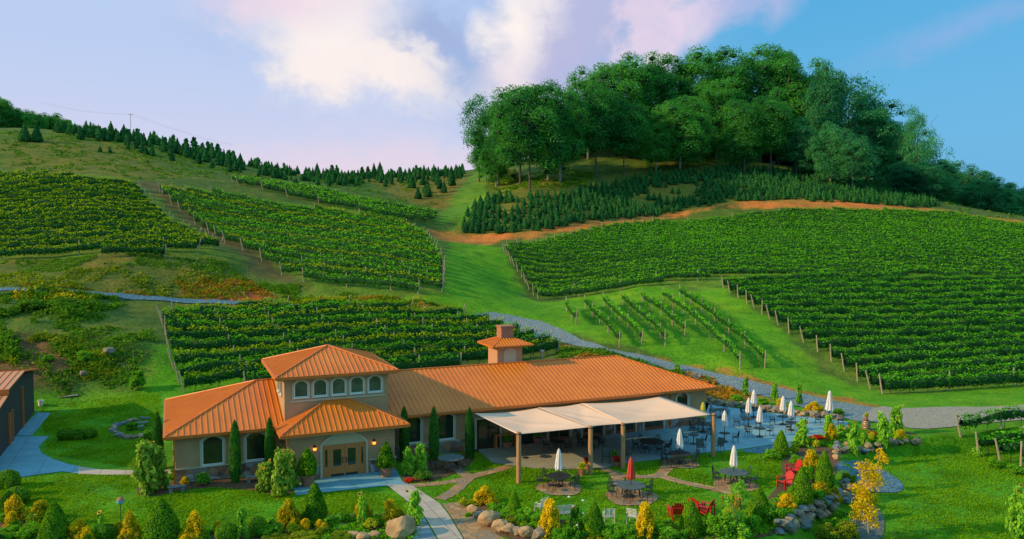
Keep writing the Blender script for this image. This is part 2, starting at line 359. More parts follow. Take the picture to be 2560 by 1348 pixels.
def blob_mesh(name, blobs, n, size, m, core=.78, jit=.7, rng=RNG, lo=-.6, corem=None, aspect=1.0, inside=.25, fuzz=.35):
    B = np.array(blobs, float); w = B[:,3]*B[:,4]+B[:,4]*B[:,5]+B[:,3]*B[:,5]; k = rng.choice(len(B), n, p=w/w.sum())
    d = rng.normal(0,1,(n,3)); d /= np.linalg.norm(d, axis=1, keepdims=True); d[:,2] = np.where(d[:,2] < lo, -d[:,2], d[:,2])
    r = 1-inside*rng.random(n)**2+.12*rng.random(n)
    Pt = B[k,:3]+d*B[k,3:6]*r[:,None]+rng.normal(0,1,(n,3))*size*fuzz
    V, Fq = quads(Pt, d+np.array([0,0,.25]), size, jit, rng, aspect)
    iv, jf = ico(); mi = [0]*len(Fq); Vs = [V]; Fs = [Fq]; off = len(V)
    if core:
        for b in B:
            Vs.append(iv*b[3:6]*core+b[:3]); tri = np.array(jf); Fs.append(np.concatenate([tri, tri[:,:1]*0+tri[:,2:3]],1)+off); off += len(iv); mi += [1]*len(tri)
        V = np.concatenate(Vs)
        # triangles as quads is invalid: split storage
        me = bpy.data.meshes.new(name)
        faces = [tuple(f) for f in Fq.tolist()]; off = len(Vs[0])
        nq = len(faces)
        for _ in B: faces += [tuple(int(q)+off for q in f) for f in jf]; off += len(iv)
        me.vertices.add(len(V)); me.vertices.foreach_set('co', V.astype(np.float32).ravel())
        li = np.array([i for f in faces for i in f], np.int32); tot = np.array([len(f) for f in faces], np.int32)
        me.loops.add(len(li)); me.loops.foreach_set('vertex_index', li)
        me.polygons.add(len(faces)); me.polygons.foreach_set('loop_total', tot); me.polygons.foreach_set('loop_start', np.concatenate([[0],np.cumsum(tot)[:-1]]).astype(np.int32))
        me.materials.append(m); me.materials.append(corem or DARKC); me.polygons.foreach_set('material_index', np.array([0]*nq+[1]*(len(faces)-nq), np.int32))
        me.update(); return me
    return npmesh(name, V, Fq, m)
def rev_mesh(name, prof, n, size, m, rng=RNG, jit=.5, core=.82, up=.3, corem=None, lump=.08, aspect=1.0):
    """foliage over a surface of revolution; prof = [(r,z)...] bottom to top"""
    pr = np.array(prof, float); seg = np.hypot(np.diff(pr[:,0]), np.diff(pr[:,1])); rm = (pr[:-1,0]+pr[1:,0])/2; w = seg*(rm+.02); k = rng.choice(len(seg), n, p=w/w.sum())
    t = rng.random(n); r = pr[k,0]*(1-t)+pr[k+1,0]*t; z = pr[k,1]*(1-t)+pr[k+1,1]*t; a = rng.random(n)*2*math.pi
    rr = r*(1-.18*rng.random(n)**2+lump*np.sin(a*3+z*4)+lump*np.sin(a*5-z*7+1)+.05*rng.random(n))
    dr = pr[k+1,0]-pr[k,0]; dz = pr[k+1,1]-pr[k,1]; L = np.hypot(dr,dz)+1e-9
    N = np.stack([np.cos(a)*dz/L, np.sin(a)*dz/L, -dr/L+up], 1)
    V, Fq = quads(np.stack([rr*np.cos(a), rr*np.sin(a), z],1), N, size, jit, rng, aspect)
    mb = MB(); 
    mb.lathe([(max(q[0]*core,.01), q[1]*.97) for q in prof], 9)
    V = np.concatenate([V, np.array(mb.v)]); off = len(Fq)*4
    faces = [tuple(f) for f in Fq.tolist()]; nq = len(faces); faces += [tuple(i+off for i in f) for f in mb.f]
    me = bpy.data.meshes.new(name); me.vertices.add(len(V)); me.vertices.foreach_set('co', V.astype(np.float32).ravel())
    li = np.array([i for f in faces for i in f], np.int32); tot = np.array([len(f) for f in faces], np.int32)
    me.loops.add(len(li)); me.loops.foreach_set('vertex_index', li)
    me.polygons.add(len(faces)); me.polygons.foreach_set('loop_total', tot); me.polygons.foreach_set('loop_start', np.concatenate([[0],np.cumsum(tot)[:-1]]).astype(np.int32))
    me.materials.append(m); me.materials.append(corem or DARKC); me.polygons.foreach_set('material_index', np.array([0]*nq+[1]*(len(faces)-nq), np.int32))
    me.update(); return me

# ================================================================= GROUND
def ground():
    J, I = GX.shape; V = np.stack([GX.ravel(), GY.ravel(), HZ.ravel()], 1)
    idx = np.arange(J*I).reshape(J, I); Fq = np.stack([idx[:-1,:-1], idx[:-1,1:], idx[1:,1:], idx[1:,:-1]], -1).reshape(-1,4)
    x, y = GX.ravel(), GY.ravel(); w = waves(x*1.7, y*1.7)
    xx = x+.9*w; yy = y+1.2*waves(y*1.3+5, x*1.3)
    col = np.tile(np.array([.055,.105,.014]), (len(x),1)); rough = np.full(len(x), .6)   # a = wildness
    def zone(poly, c, wild, soft=1.0, near=30, raw=False):
        P = poly if raw else GP(poly, near); s = ss(-soft, soft, sdist(P, xx, yy))[:,None]
        col[:] = col*(1-s)+np.array(c)*s; rough[:] = rough*(1-s[:,0])+wild*s[:,0]
    zone([(-700,20),(300,20),(300,90),(-700,90)], (.055,.20,.003), .1, .5, raw=True)      # garden lawns
    zone([(-300,330),(0,325),(330,345),(700,430),(1150,440),(1150,520),(1090,560),(560,430),(340,455),(-300,430)], (.055,.12,.012), .8, 3)
    zone([(0,345),(330,370),(480,440),(330,455),(0,435)], (.10,.12,.016), 1, 4)
    zone([(760,425),(1160,438),(1160,520),(1000,500)], (.13,.12,.02), 1, 3)
    zone([(-300,440),(340,452),(560,640),(620,690),(-300,690)], (.08,.15,.012), .6, 1.5)
    zone([(395,480),(1000,540),(1100,600),(1110,740),(990,745),(760,715)], (.085,.17,.014), .5, 1)
    zone([(340,455),(395,455),(780,720),(640,690),(545,600)], (.085,.075,.025), .7, 1.2)
    zone([(-300,665),(600,670),(900,740),(700,765),(-300,722)], (.09,.11,.016), 1, 2)
    zone([(460,710),(600,705),(690,740),(640,757),(440,742)], (.26,.07,.02), .8, 1.2)
    zone([(580,690),(760,720),(1000,750),(1180,775),(1000,770),(700,745)], (.06,.17,.012), .4, 1.2)
    zone([(820,745),(1050,757),(1170,778),(1000,775)], (.20,.11,.022), .8, 1.2)
    zone([(1120,600),(1185,430),(1215,430),(1215,500),(1140,580),(1250,620),(1330,750),(1440,745),(1800,700),(1900,790),(2190,990),(2560,965),(2560,1030),(2200,1030),(1800,940),(1450,840),(1180,785),(1010,745),(1105,730)], (.072,.225,.004), .3, 1)
    zone([(1185,430),(1230,430),(1190,520),(1110,560),(1090,545),(1130,500)], (.075,.19,.012), .3, 1)
    zone([(1090,600),(1245,610),(1250,600),(1330,598),(1500,565),(1750,525),(2000,523),(2300,537),(2560,560),(2560,552),(2300,517),(1950,498),(1700,515),(1560,545),(1330,578),(1180,583),(1060,568)], (.36,.145,.03), .7, .8)
    zone([(1220,500),(1600,425),(2300,440),(2300,515),(1700,525),(1300,580),(1145,585)], (.10,.13,.018), 1, 2)
    zone([(1450,515),(1560,490),(1640,465),(1760,462),(1740,480),(1600,530)], (.15,.15,.02), 1, 1.5)
    zone([(1215,440),(1420,420),(1500,460),(1250,490)], (.13,.17,.018), .8, 1.5)
    zone([(1260,612),(1450,575),(1900,533),(2300,537),(2700,575),(2700,960),(2200,985),(1830,720),(1340,740)], (.085,.17,.015), .5, .8)
    zone([(-200,800),(100,760),(330,790),(420,850),(330,960),(150,1000),(-200,960)], (.065,.12,.014), .8, 2)
    zone([(-200,840),(230,850),(330,900),(150,970),(-200,950)], (.11,.07,.025), 1, 2)
    zone([(1390,860),(1560,890),(1790,955),(1960,1010),(1780,1005),(1560,905),(1400,905)], (.26,.14,.022), 1, .6)
    # orange soil verges above the upper road
    zone([(1600,893),(1800,935),(2000,985),(2230,1035),(2200,1020),(1950,962),(1800,925),(1650,892)], (.30,.14,.03), .8, .4)
    me = npmesh('ground', V, Fq, GM := ground_mat())
    at = me.color_attributes.new('zone', 'FLOAT_COLOR', 'POINT')
    at.data.foreach_set('color', np.concatenate([col, rough[:,None]],1).astype(np.float32).ravel())
    me.polygons.foreach_set('use_smooth', [True]*len(me.polygons))
    o = link('ground', me); tag(o, kind='structure'); return o
def ground_mat():
    m = bpy.data.materials.new('ground_cover'); m.use_nodes = True; nt = m.node_tree; b = nt.nodes['Principled BSDF']; N = nt.nodes.new; Lk = nt.links.new
    b.inputs['Roughness'].default_value = .95; b.inputs['Specular IOR Level'].default_value = .15
    a = N('ShaderNodeAttribute'); a.attribute_name = 'zone'; tc = N('ShaderNodeTexCoord')
    def noise(sc, det, st=(1,1,1)):
        mp = N('ShaderNodeMapping'); mp.inputs['Scale'].default_value = st; Lk(tc.outputs['Object'], mp.inputs[0])
        n = N('ShaderNodeTexNoise'); n.inputs['Scale'].default_value = sc; n.inputs['Detail'].default_value = det; n.inputs['Roughness'].default_value = .65; Lk(mp.outputs[0], n.inputs['Vector']); return n.outputs['Fac']
    n1 = noise(.35, 8, (1,1,.3)); n2 = noise(3.0, 6); n3 = noise(.11, 5); n4 = noise(7, 2)
    def mul(x, s, o):
        q = N('ShaderNodeMath'); q.operation = 'MULTIPLY_ADD'; Lk(x, q.inputs[0]); q.inputs[1].default_value = s; q.inputs[2].default_value = o; return q.outputs[0]
    def m2(op, x, y):
        q = N('ShaderNodeMath'); q.operation = op
        for k, z in enumerate((x,y)):
            if isinstance(z, (int,float)): q.inputs[k].default_value = z
            else: Lk(z, q.inputs[k])
        return q.outputs[0]
    def mix(f, A, B, bt='MIX'):
        q = N('ShaderNodeMix'); q.data_type = 'RGBA'; q.blend_type = bt
        if isinstance(f, float): q.inputs['Factor'].default_value = f
        else: Lk(f, q.inputs['Factor'])
        for s, z in (('A',A),('B',B)):
            if isinstance(z, tuple): q.inputs[s].default_value = (*z,1)
            else: Lk(z, q.inputs[s])
        return q.outputs['Result']
    wild = a.outputs['Alpha']
    base = a.outputs['Color']
    # brightness variation
    v = m2('MULTIPLY', mul(n1, 1.6, .25), mul(n2, 1.7, .2)); v = m2('MULTIPLY', v, mul(n4, 1.6, .25))
    cc = N('ShaderNodeCombineColor'); [Lk(v, cc.inputs[k]) for k in range(3)]
    c = mix(1.0, base, cc.outputs[0], 'MULTIPLY')
    # lawn wear: yellower patches
    y = N('ShaderNodeMapRange'); Lk(n3, y.inputs[0]); y.inputs[1].default_value = .48; y.inputs[2].default_value = .70; y.inputs[4].default_value = .5
    c = mix(y.outputs[0], c, mix(1.0, c, (2.6,1.25,1.2), 'MULTIPLY'))
    # wild ground: rusty and dark clumps
    w1 = N('ShaderNodeMapRange'); Lk(n1, w1.inputs[0]); w1.inputs[1].default_value = .52; w1.inputs[2].default_value = .66
    c = mix(m2('MULTIPLY', m2('MULTIPLY', w1.outputs[0], wild), .5), c, (.24,.12,.02))
    w2 = N('ShaderNodeMapRange'); Lk(n2, w2.inputs[0]); w2.inputs[1].default_value = .5; w2.inputs[2].default_value = .38
    c = mix(m2('MULTIPLY', m2('MULTIPLY', w2.outputs[0], wild), .6), c, (.020,.075,.008))
    Lk(c, b.inputs['Base Color'])
    bp = N('ShaderNodeBump'); bp.inputs['Strength'].default_value = .7; bp.inputs['Distance'].default_value = .12
    h = m2('ADD', m2('MULTIPLY', n2, m2('ADD', wild, .35)), m2('MULTIPLY', n4, .5)); Lk(h, bp.inputs['Height']); Lk(bp.outputs[0], b.inputs['Normal'])
    return m
ground()

# ---- sheets lying on the ground
PAVED = []
def sheet(name, pixpoly, m, lift, z=0., label=None, cat=None, kind='structure', raw=None, step=.5):
    """flat polygon draped on the terrain (fan-free grid clip via bmesh)"""
    import bmesh
    P = raw or GP(pixpoly); PAVED.append(P)
    bm = bmesh.new(); vs = [bm.verts.new((x, y, 0)) for x, y in P]; f = bm.faces.new(vs)
    bmesh.ops.triangulate(bm, faces=[f])
    xs = [p[0] for p in P]; ys = [p[1] for p in P]
    for ax, lo, hi in ((0,min(xs),max(xs)),(1,min(ys),max(ys))):
        for c in np.arange(lo+step, hi, step):
            bmesh.ops.bisect_plane(bm, geom=bm.verts[:]+bm.edges[:]+bm.faces[:], plane_co=(c,0,0) if ax == 0 else (0,c,0), plane_no=(1,0,0) if ax == 0 else (0,1,0))
    for v in bm.verts: v.co.z = float(H(v.co.x, v.co.y))+lift
    bmesh.ops.recalc_face_normals(bm, faces=bm.faces[:])
    if sum(f.normal.z for f in bm.faces) < 0: bmesh.ops.reverse_faces(bm, faces=bm.faces[:])
    me = bpy.data.meshes.new(name); bm.to_mesh(me); bm.free(); me.materials.append(m)
    for p in me.polygons: p.use_smooth = True
    o = link(name, me); tag(o, label, cat, kind=kind); return o
def smooth_poly(P, closed=True, it=2):
    for _ in range(it):
        Q = []; n = len(P)
        for i in range(n if closed else n-1):
            a, b = np.array(P[i], float), np.array(P[(i+1)%n], float); Q += [tuple(a*.75+b*.25), tuple(a*.25+b*.75)]
        P = Q if closed else [P[0]]+Q+[P[-1]]
    return P
def ribbon(name, pts, width, m, lift, raw=False):
    P = pts if raw else GP(pts); P = smooth_poly(P, False, 2); L = []; Rr = []
    for i in range(len(P)):
        a = np.array(P[max(i-1,0)]); b = np.array(P[min(i+1,len(P)-1)]); d = b-a; d /= np.linalg.norm(d)+1e-9; n = np.array([-d[1],d[0]])
        w = width*(1+.08*math.sin(i*1.7)); L.append(tuple(np.array(P[i])+n*w/2)); Rr.append(tuple(np.array(P[i])-n*w/2))
    return sheet(name, None, m, lift, raw=L+Rr[::-1], step=.8)
PATIO = [(1190,1105),(1196,1128),(1210,1140),(1230,1158),(1280,1165),(1340,1172),(1405,1174),(1445,1173),(1512,1170),(1585,1156),(1655,1149),(1740,1135),(1802,1129),(1870,1121),(1944,1110),(1990,1103),(2056,1089),(2090,1080),(2117,1070),(2120,1056),(2102,1053),(1984,1037),(1935,1034),(1832,1020),(1775,1003)]
pat = [g0(*p) for p in PATIO]
pat = pat + [UV(43.4,.55), UV(20.8,.55)]
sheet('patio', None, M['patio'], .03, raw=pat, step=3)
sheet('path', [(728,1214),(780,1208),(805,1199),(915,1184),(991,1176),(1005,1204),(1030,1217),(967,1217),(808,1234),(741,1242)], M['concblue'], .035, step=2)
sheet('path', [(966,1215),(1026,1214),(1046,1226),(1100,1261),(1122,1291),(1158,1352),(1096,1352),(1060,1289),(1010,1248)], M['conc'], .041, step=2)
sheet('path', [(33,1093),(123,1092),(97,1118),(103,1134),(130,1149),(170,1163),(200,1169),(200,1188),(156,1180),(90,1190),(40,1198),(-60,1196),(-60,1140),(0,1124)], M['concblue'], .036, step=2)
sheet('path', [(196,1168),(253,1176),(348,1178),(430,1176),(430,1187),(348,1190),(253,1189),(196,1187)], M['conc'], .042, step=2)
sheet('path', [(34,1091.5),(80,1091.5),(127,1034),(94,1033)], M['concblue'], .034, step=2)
ribbon('path', [(1024,1217),(1060,1214),(1110,1209),(1170,1198)], .75, M['flag'], .03)
ribbon('path', [(1098,1252),(1128,1236),(1152,1216),(1172,1196),(1215,1184),(1275,1169)], .85, M['flag'], .045)
ribbon('path', [(1118,1160),(1145,1176),(1172,1196)], .8, M['flag'], .05)
ribbon('path', [(1505,1172),(1545,1190),(1600,1196),(1650,1192),(1700,1206),(1770,1222),(1830,1236)], .8, M['flag'], .04)
ribbon('path', [(1650,1192),(1672,1166),(1690,1146)], .9, M['flag'], .05)
ribbon('path', [(1540,1190),(1548,1212),(1560,1240)], .9, M['flag'], .055)
sheet('path', [(1106,1262),(1150,1256),(1180,1276),(1215,1310),(1260,1352),(1162,1352),(1126,1291)], M['flag'], .03, step=2)
sheet('path', [(1058,1292),(1092,1352),(1030,1352),(1045,1310)], M['flagblue'], .03, step=2)
def disc(px, py, r, m, lift, name='paving_circle'):
    c = G(px,py)[:2]; P = [(c[0]+r*math.cos(a)*(1+.08*math.sin(3*a+px)), c[1]+r*math.sin(a)*(1+.06*math.sin(5*a))) for a in np.linspace(0, 2*math.pi, 40)[:-1]]
    return sheet(name, None, m, lift, raw=P, step=3)
for px, py, r in ((1400,1223,1.5),(1578,1246,1.65),(1838,1214,1.45),(1700,1160,1.35)): disc(px, py, r, M['flag'], .06)
sheet('gravel_bed', [(1850,1126),(1945,1111),(1990,1106),(1975,1122),(1900,1136),(1868,1133)], M['gravelblue'], .02, step=2)
sheet('gravel_bed', smooth_poly([(2085,1158),(2140,1152),(2200,1170),(2262,1212),(2255,1232),(2215,1236),(2150,1228),(2100,1186)]), M['gravelblue'], .05, step=1)
sheet('gravel_bed', smooth_poly([(2160,1258),(2196,1270),(2215,1310),(2200,1370),(2120,1370),(2080,1345),(2130,1300)]), M['graveldark'], .05, step=1)
sheet('gravel_road', [(1180,784),(1230,781),(1290,791),(1350,803),(1400,822),(1450,850),(1520,873),(1620,893),(1740,921),(1860,948),(1960,972),(2080,1003),(2180,1020),(2215,1022),
     (2160,1056),(2120,1050),(2040,1030),(1940,1000),(1800,962),(1700,938),(1600,912),(1540,893),(1440,866),(1380,850),(1320,838),(1265,820),(1225,806)], M['gravelmid'], .05, step=1.2)
sheet('gravel_road', smooth_poly([(2190,1016),(2260,1024),(2360,1018),(2470,1020),(2620,1010),(2620,1050),(2500,1056),(2400,1068),(2290,1076),(2240,1064),(2140,1052)],True,1), M['gravel'], .062, step=1.2)
sheet('gravel_road', [(-150,714),(0,722),(130,727),(260,734),(400,743),(560,753),(740,764),(760,772),(560,762),(400,753),(260,742),(130,734),(0,729),(-150,722)], M['gravelblue'], .12, step=1.2)
# planting beds
BL = [.016]
def bed(P):
    BL[0] += .004; lift = BL[0]; return sheet('planting_bed', smooth_poly(P), M['soil'], lift, step=2)
bed([(340,1245),(345,1212),(400,1206),(720,1190),(735,1235),(700,1242),(600,1222),(470,1222),(400,1242)])
bed([(-60,1352),(-60,1250),(20,1240),(90,1300),(160,1335),(300,1352)])
bed([(300,1366),(420,1335),(600,1318),(760,1300),(860,1288),(1000,1286),(1050,1292),(1030,1366)])
bed([(1170,1280),(1190,1255),(1230,1255),(1330,1290),(1500,1318),(1640,1322),(1720,1320),(1800,1290),(1900,1270),(1960,1200),(1950,1140),(2060,1120),(2110,1140),(2070,1230),(1950,1366),(1260,1366),(1215,1300)])
bed([(1000,1190),(1060,1150),(1190,1130),(1180,1165),(1080,1210),(1010,1205)])
bed([(1970,1110),(2060,1090),(2120,1072),(2260,1075),(2320,1105),(2220,1128),(2090,1140),(1990,1135)])

# ================================================================= WINERY BUILDING (local u along the facade, v into depth)
def roof_plane(mb, P, down, rib=.38, rh=.045, rw=.035, th=.1):
    """P planar polygon (ccw seen from above); down = horizontal downslope direction; adds slab + standing seams"""
    P = [np.array(p, float) for p in P]; n = np.cross(P[1]-P[0], P[2]-P[0]); n /= np.linalg.norm(n)
    if n[2] < 0: P = P[::-1]; n = -n
    k = len(P); mb.add(P+[p-np.array([0,0,th]) for p in P], [tuple(range(k)), tuple(range(k,2*k))[::-1]]+[((i+1)%k, i, k+i, k+(i+1)%k) for i in range(k)])
    dn = np.array([down[0],down[1],0.]); dn /= np.linalg.norm(dn); ac = np.array([-dn[1],dn[0],0.])
    def zof(q): return P[0][2]-(n[0]*(q[0]-P[0][0])+n[1]*(q[1]-P[0][1]))/n[2]
    s = [float(p@ac) for p in P]; c = math.ceil((min(s)+.08)/rib)*rib
    while c < max(s)-.05:
        hits = []
        for i in range(k):
            a, b = P[i], P[(i+1)%k]; sa, sb = float(a@ac)-c, float(b@ac)-c
            if (sa > 0) != (sb > 0): t = sa/(sa-sb); hits.append(a+(b-a)*t)
        if len(hits) == 2:
            a, b = hits
            if np.linalg.norm(a-b) > .25:
                w = ac*rw/2; up = n*rh
                mb.add([a-w,a+w,b+w,b-w,a-w+up,a+w+up,b+w+up,b-w+up],[(4,5,6,7),(0,1,5,4),(1,2,6,5),(2,3,7,6),(3,0,4,7)], 1)
        c += rib
def capline(mb, a, b, r=.07): mb.tube(a, b, r, r, 6)
he, hr, D, L = 3.358, 5.575, 12.836, 44.429
W = thing('winery_building', 'long tan stucco winery building with orange ribbed metal hip roofs and a square tower', 'building', (AX,AY,0), TH)
oh = .62
mb = MB(); mb.box(oh, L-oh, oh, D-oh, 0, he-.1); obj('wall', mb, M['stucco'], W)
mb = MB(); h = D/2
roof_plane(mb, [(0,0,he),(L,0,he),(L-h,h,hr),(h,h,hr)], (0,-1)); roof_plane(mb, [(0,D,he),(0,0,he),(h,h,hr)], (-1,0))
roof_plane(mb, [(L,0,he),(L,D,he),(L-h,h,hr)], (1,0)); roof_plane(mb, [(L,D,he),(0,D,he),(h,h,hr),(L-h,h,hr)], (0,1))
roof = obj('roof', mb, [M['roof'],M['rib']], W)
mb = MB()
for a, b in (((0,0,he),(h,h,hr)),((0,D,he),(h,h,hr)),((L,0,he),(L-h,h,hr)),((L,D,he),(L-h,h,hr)),((h,h,hr),(L-h,h,hr))): capline(mb, np.array(a)+[0,0,.03], np.array(b)+[0,0,.03])
obj('ridge_cap', mb, M['roof2'], roof)
mb = MB()   # gutters
def gutter(mb, x0, x1, y0, y1, z): mb.box(x0,x1,y0,y1,z-.17,z-.02); mb.box(x0,x1,y0,y1,z-.02+.012,z+.02)
for q in ((-.12,7.0,-.12,-.003),(16.0,L+.12,-.12,-.003),(-.12,-.003,.0,D),(L+.003,L+.12,0,D),(-.12,L+.12,D+.003,D+.12)): gutter(mb, *q, he-.02)
obj('gutter', mb, M['roof2'], W)
mb = MB(); mb.box(.1,L-.1,.1,D-.1,he-.3,he-.12); obj('soffit', mb, M['roof2'], W)
# stone base
mb = MB()
def ring(mb, x0,x1,y0,y1,z0,z1,t):
    mb.box(x0-t,x1+t,y0-t,y0,z0,z1); mb.box(x0-t,x1+t,y1,y1+t,z0,z1); mb.box(x0-t,x0,y0,y1,z0,z1); mb.box(x1,x1+t,y0,y1,z0,z1)
mb.box(oh-.08,7.55,oh-.08,oh,0,.9); mb.box(oh-.08,oh,oh,D-oh,0,.9); mb.box(15.1,L-oh,oh-.08,oh,0,.9)
sb = obj('stone_base', mb, M['veneer'], W)
mb = MB(); mb.box(oh-.12,7.5,oh-.12,oh-.002,.9,.97); mb.box(oh-.12,oh-.002,oh-.12,D-oh,.901,.971); obj('cap_course', mb, M['trim'], sb)
mb = MB(); mb.box(15.12,20.8,oh-.12,oh-.002,.9,.97); obj('cap_course', mb, M['trim'], sb)
# arched openings
def arch_pts(w, h, rise, n=10):
    """outline from bottom left up over the arch to bottom right"""
    r = (w*w/4+rise*rise)/(2*rise); a = math.asin(w/2/r); zc = h-r
    top = [(r*math.sin(t), zc+r*math.cos(t)) for t in np.linspace(-a, a, n)]
    return [(-w/2,0)]+top+[(w/2,0)]
def arch_ring(mb, w, h, rise, t, T, d0, d1, bottom=True, tb=None):
    I_ = arch_pts(w,h,rise); O = arch_pts(w+2*t,h+t,rise*(1+t/w*1.2)); O[0] = (O[0][0], -(tb or t) if bottom else 0); O[-1] = (O[-1][0], O[0][1])
    n = len(I_); vs = []
    for d in (d0,d1):
        vs += [T(x,z,d) for x,z in O]+[T(x,z,d) for x,z in I_]
    fs = []
    for k in range(n-1):
        fs += [(2*n+k,2*n+k+1,3*n+k+1,3*n+k),(k,k+1,2*n+k+1,2*n+k),(n+k+1,n+k,3*n+k,3*n+k+1)]
    if bottom: fs += [(2*n,3*n,4*n-1,3*n-1),(0,2*n,3*n-1,n-1),(3*n,n,2*n-1,4*n-1)]
    mb.add(vs, fs)
def arch_fill(mb, w, h, rise, T, d):
    P = arch_pts(w,h,rise); mb.add([T(x,z,d) for x,z in P], [tuple(range(len(P)))])
def planeT(kind, s0, z0, off):
    if kind == 'front': return lambda x,z,d: (s0+x, off-d, z0+z)
    if kind == 'left': return lambda x,z,d: (off-d, s0-x, z0+z)
    if kind == 'right': return lambda x,z,d: (off+d, s0+x, z0+z)
def window(T, w, h, rise, parent, trim=.16, wood=False, mull=False):
    mb = MB(); arch_ring(mb, w, h, rise, trim, T, 0, .07); o = obj('window', mb, M['trim'], parent)
    mb = MB(); arch_ring(mb, w-.12, h-.06, rise*.9, .06, lambda x,z,d: T(x,z+.06,d) , .002, .045, True)
    if mull:
        V0 = T(-.02,.06,.04); 
        vs = [T(-.025,.06,.02),T(.025,.06,.02),T(.025,h-.1,.02),T(-.025,h-.1,.02),T(-.025,.06,.05),T(.025,.06,.05),T(.025,h-.1,.05),T(-.025,h-.1,.05)]
        mb.add(vs, [(4,5,6,7),(0,4,7,3),(1,2,6,5)])
    obj('frame', mb, M['white'], o)
    mb = MB(); arch_fill(mb, w, h, rise, T, .012); obj('pane', mb, M['glasslight' if w < 1.1 else 'glass'], o)
    mb = MB(); vs = [T(x,z,d) for d in (.0,.14) for x,z in ((-w/2-.05,-.07),(w/2+.05,-.07),(w/2+.05,-.005),(-w/2-.05,-.005))]; mb.add(vs, [(4,5,6,7),(3,2,6,7)[::-1],(0,1,5,4),(1,2,6,5),(0,4,7,3)]); obj('sill', mb, M['white'], o)
    return o
for c in (3.0, 5.83): window(planeT('front', c, 1.04, oh), 1.36, 1.9, .32, W)
window(planeT('front', 17.15, 1.07, oh), 1.3, 1.98, .32, W); window(planeT('front', 19.74, 1.09, oh), 1.34, 1.95, .32, W)
window(planeT('front', 41.35, 1.1, oh), 1.2, 1.85, .4, W)
for c in (3.2, 6.4, 9.6): window(planeT('left', c, 1.04, oh), 1.3, 1.9, .32, W)
window(planeT('right', 4.0, 1.04, L-oh), 1.4, 1.9, .32, W)
# patio doors and brick bays under the shade sail
for k, c in enumerate((23.2, 26.3, 29.4, 32.5, 35.6, 38.4)):
    mb = MB(); mb.box(c-.95,c+.95,oh-.09,oh-.083 if False else oh-.05,.02,2.35); o = obj('patio_door', mb, M['brick'] if k > 1 else M['dark'], W)
    mb = MB(); mb.box(c-.8,c-.05,oh-.11,oh-.092,.3,2.2); mb.box(c+.05,c+.8,oh-.11,oh-.092,.3,2.2); obj('pane', mb, M['glass'], o)
    mb = MB(); mb.box(c-1.12,c-.955,oh-.14,oh-.05,.02,2.5); mb.box(c+.955,c+1.12,oh-.14,oh-.05,.02,2.5); mb.box(c-.95,c+.95,oh-.14,oh-.05,2.36,2.5); obj('frame', mb, M['trim'], o)
# tower
tu0, tu1, tv0, tv1, te, ta = 7.189, 15.841, -.088, 8.681, 6.821, 8.267
a0, a1, b0, b1 = tu0+.58, tu1-.62, tv0+.58, tv1-.6
mb = MB(); mb.box(a0,a1,b0-.12,b1,2.9,te-.1); tw = obj('tower_wall', mb, M['stucco'], W)
b0 -= .12
cx, cy = (tu0+tu1)/2, (tv0+tv1)/2; ap = (cx,cy,ta)
mb = MB(); c4 = [(tu0,tv0,te),(tu1,tv0,te),(tu1,tv1,te),(tu0,tv1,te)]
for i, dn in enumerate(((0,-1),(1,0),(0,1),(-1,0))): roof_plane(mb, [c4[i], c4[(i+1)%4], ap], dn, rib=.36)
tr = obj('tower_roof', mb, [M['roof'],M['rib']], W)
mb = MB()
for c in c4: capline(mb, np.array(c)+[0,0,.03], np.array(ap)+[0,0,.03])
obj('ridge_cap', mb, M['roof2'], tr)
mb = MB(); z = te-.02
for q in ((tu0-.12,tu1+.12,tv0-.12,tv0-.003),(tu0-.12,tu0-.003,tv0,tv1),(tu1+.003,tu1+.12,tv0,tv1),(tu0-.12,tu1+.12,tv1+.003,tv1+.12)): gutter(mb, *q, z)
obj('gutter', mb, M['roof2'], tr)
mb = MB(); mb.box(tu0+.05,tu1-.05,tv0+.05,tv1-.05,te-.28,te-.12); obj('soffit', mb, M['stucco'], tr)
mb = MB(); mb.box(a0+.4,a1-.25,b0-.05,b0-.002,4.9,5.05); obj('sill_band', mb, M['trim'], tw)
for k in range(5): window(planeT('front', 8.93+k*1.325, 5.24, b0), .98, 1.14, .3, tw if False else W, trim=.14)
for c in (2.0, 3.4): window(planeT('left', c, 5.24, a0), .8, 1.14, .25, W, trim=.12)
for c in (2.5, 4.5, 6.5): window(planeT('right', c, 5.7, a1), .7, .8, .2, W, trim=.1)
# porch
pu0, pu1, pv, prh = 7.171, 15.89, -2.708, 4.85
w0, w1, wv = 7.68, 15.05, -2.1
mb = MB(); mb.box(w0,w1,wv,.55,0,he-.1); pw = obj('porch_wall', mb, M['stucco'], W)
mb = MB(); rv = b0-.01; ru0, ru1 = 10.6, 12.35
roof_plane(mb, [(pu0,pv,he+.0),(pu1,pv,he),(ru1,rv,prh),(ru0,rv,prh)], (0,-1), rib=.36)
roof_plane(mb, [(pu0,rv,he),(pu0,pv,he),(ru0,rv,prh)], (-1,0), rib=.36); roof_plane(mb, [(pu1,pv,he),(pu1,rv,he),(ru1,rv,prh)], (1,0), rib=.36)
pr = obj('porch_roof', mb, [M['roof'],M['rib']], W)
mb = MB(); capline(mb, (pu0,pv,he+.03),(ru0,rv,prh+.03)); capline(mb, (pu1,pv,he+.03),(ru1,rv,prh+.03)); capline(mb, (ru0,rv,prh+.03),(ru1,rv,prh+.03)); obj('ridge_cap', mb, M['roof2'], pr)
mb = MB()
for q in ((pu0-.12,pu1+.12,pv-.12,pv-.003),(pu0-.12,pu0-.003,pv,-.13),(pu1+.003,pu1+.12,pv,-.13)): gutter(mb, *q, he-.02)
obj('gutter', mb, M['roof2'], pr)
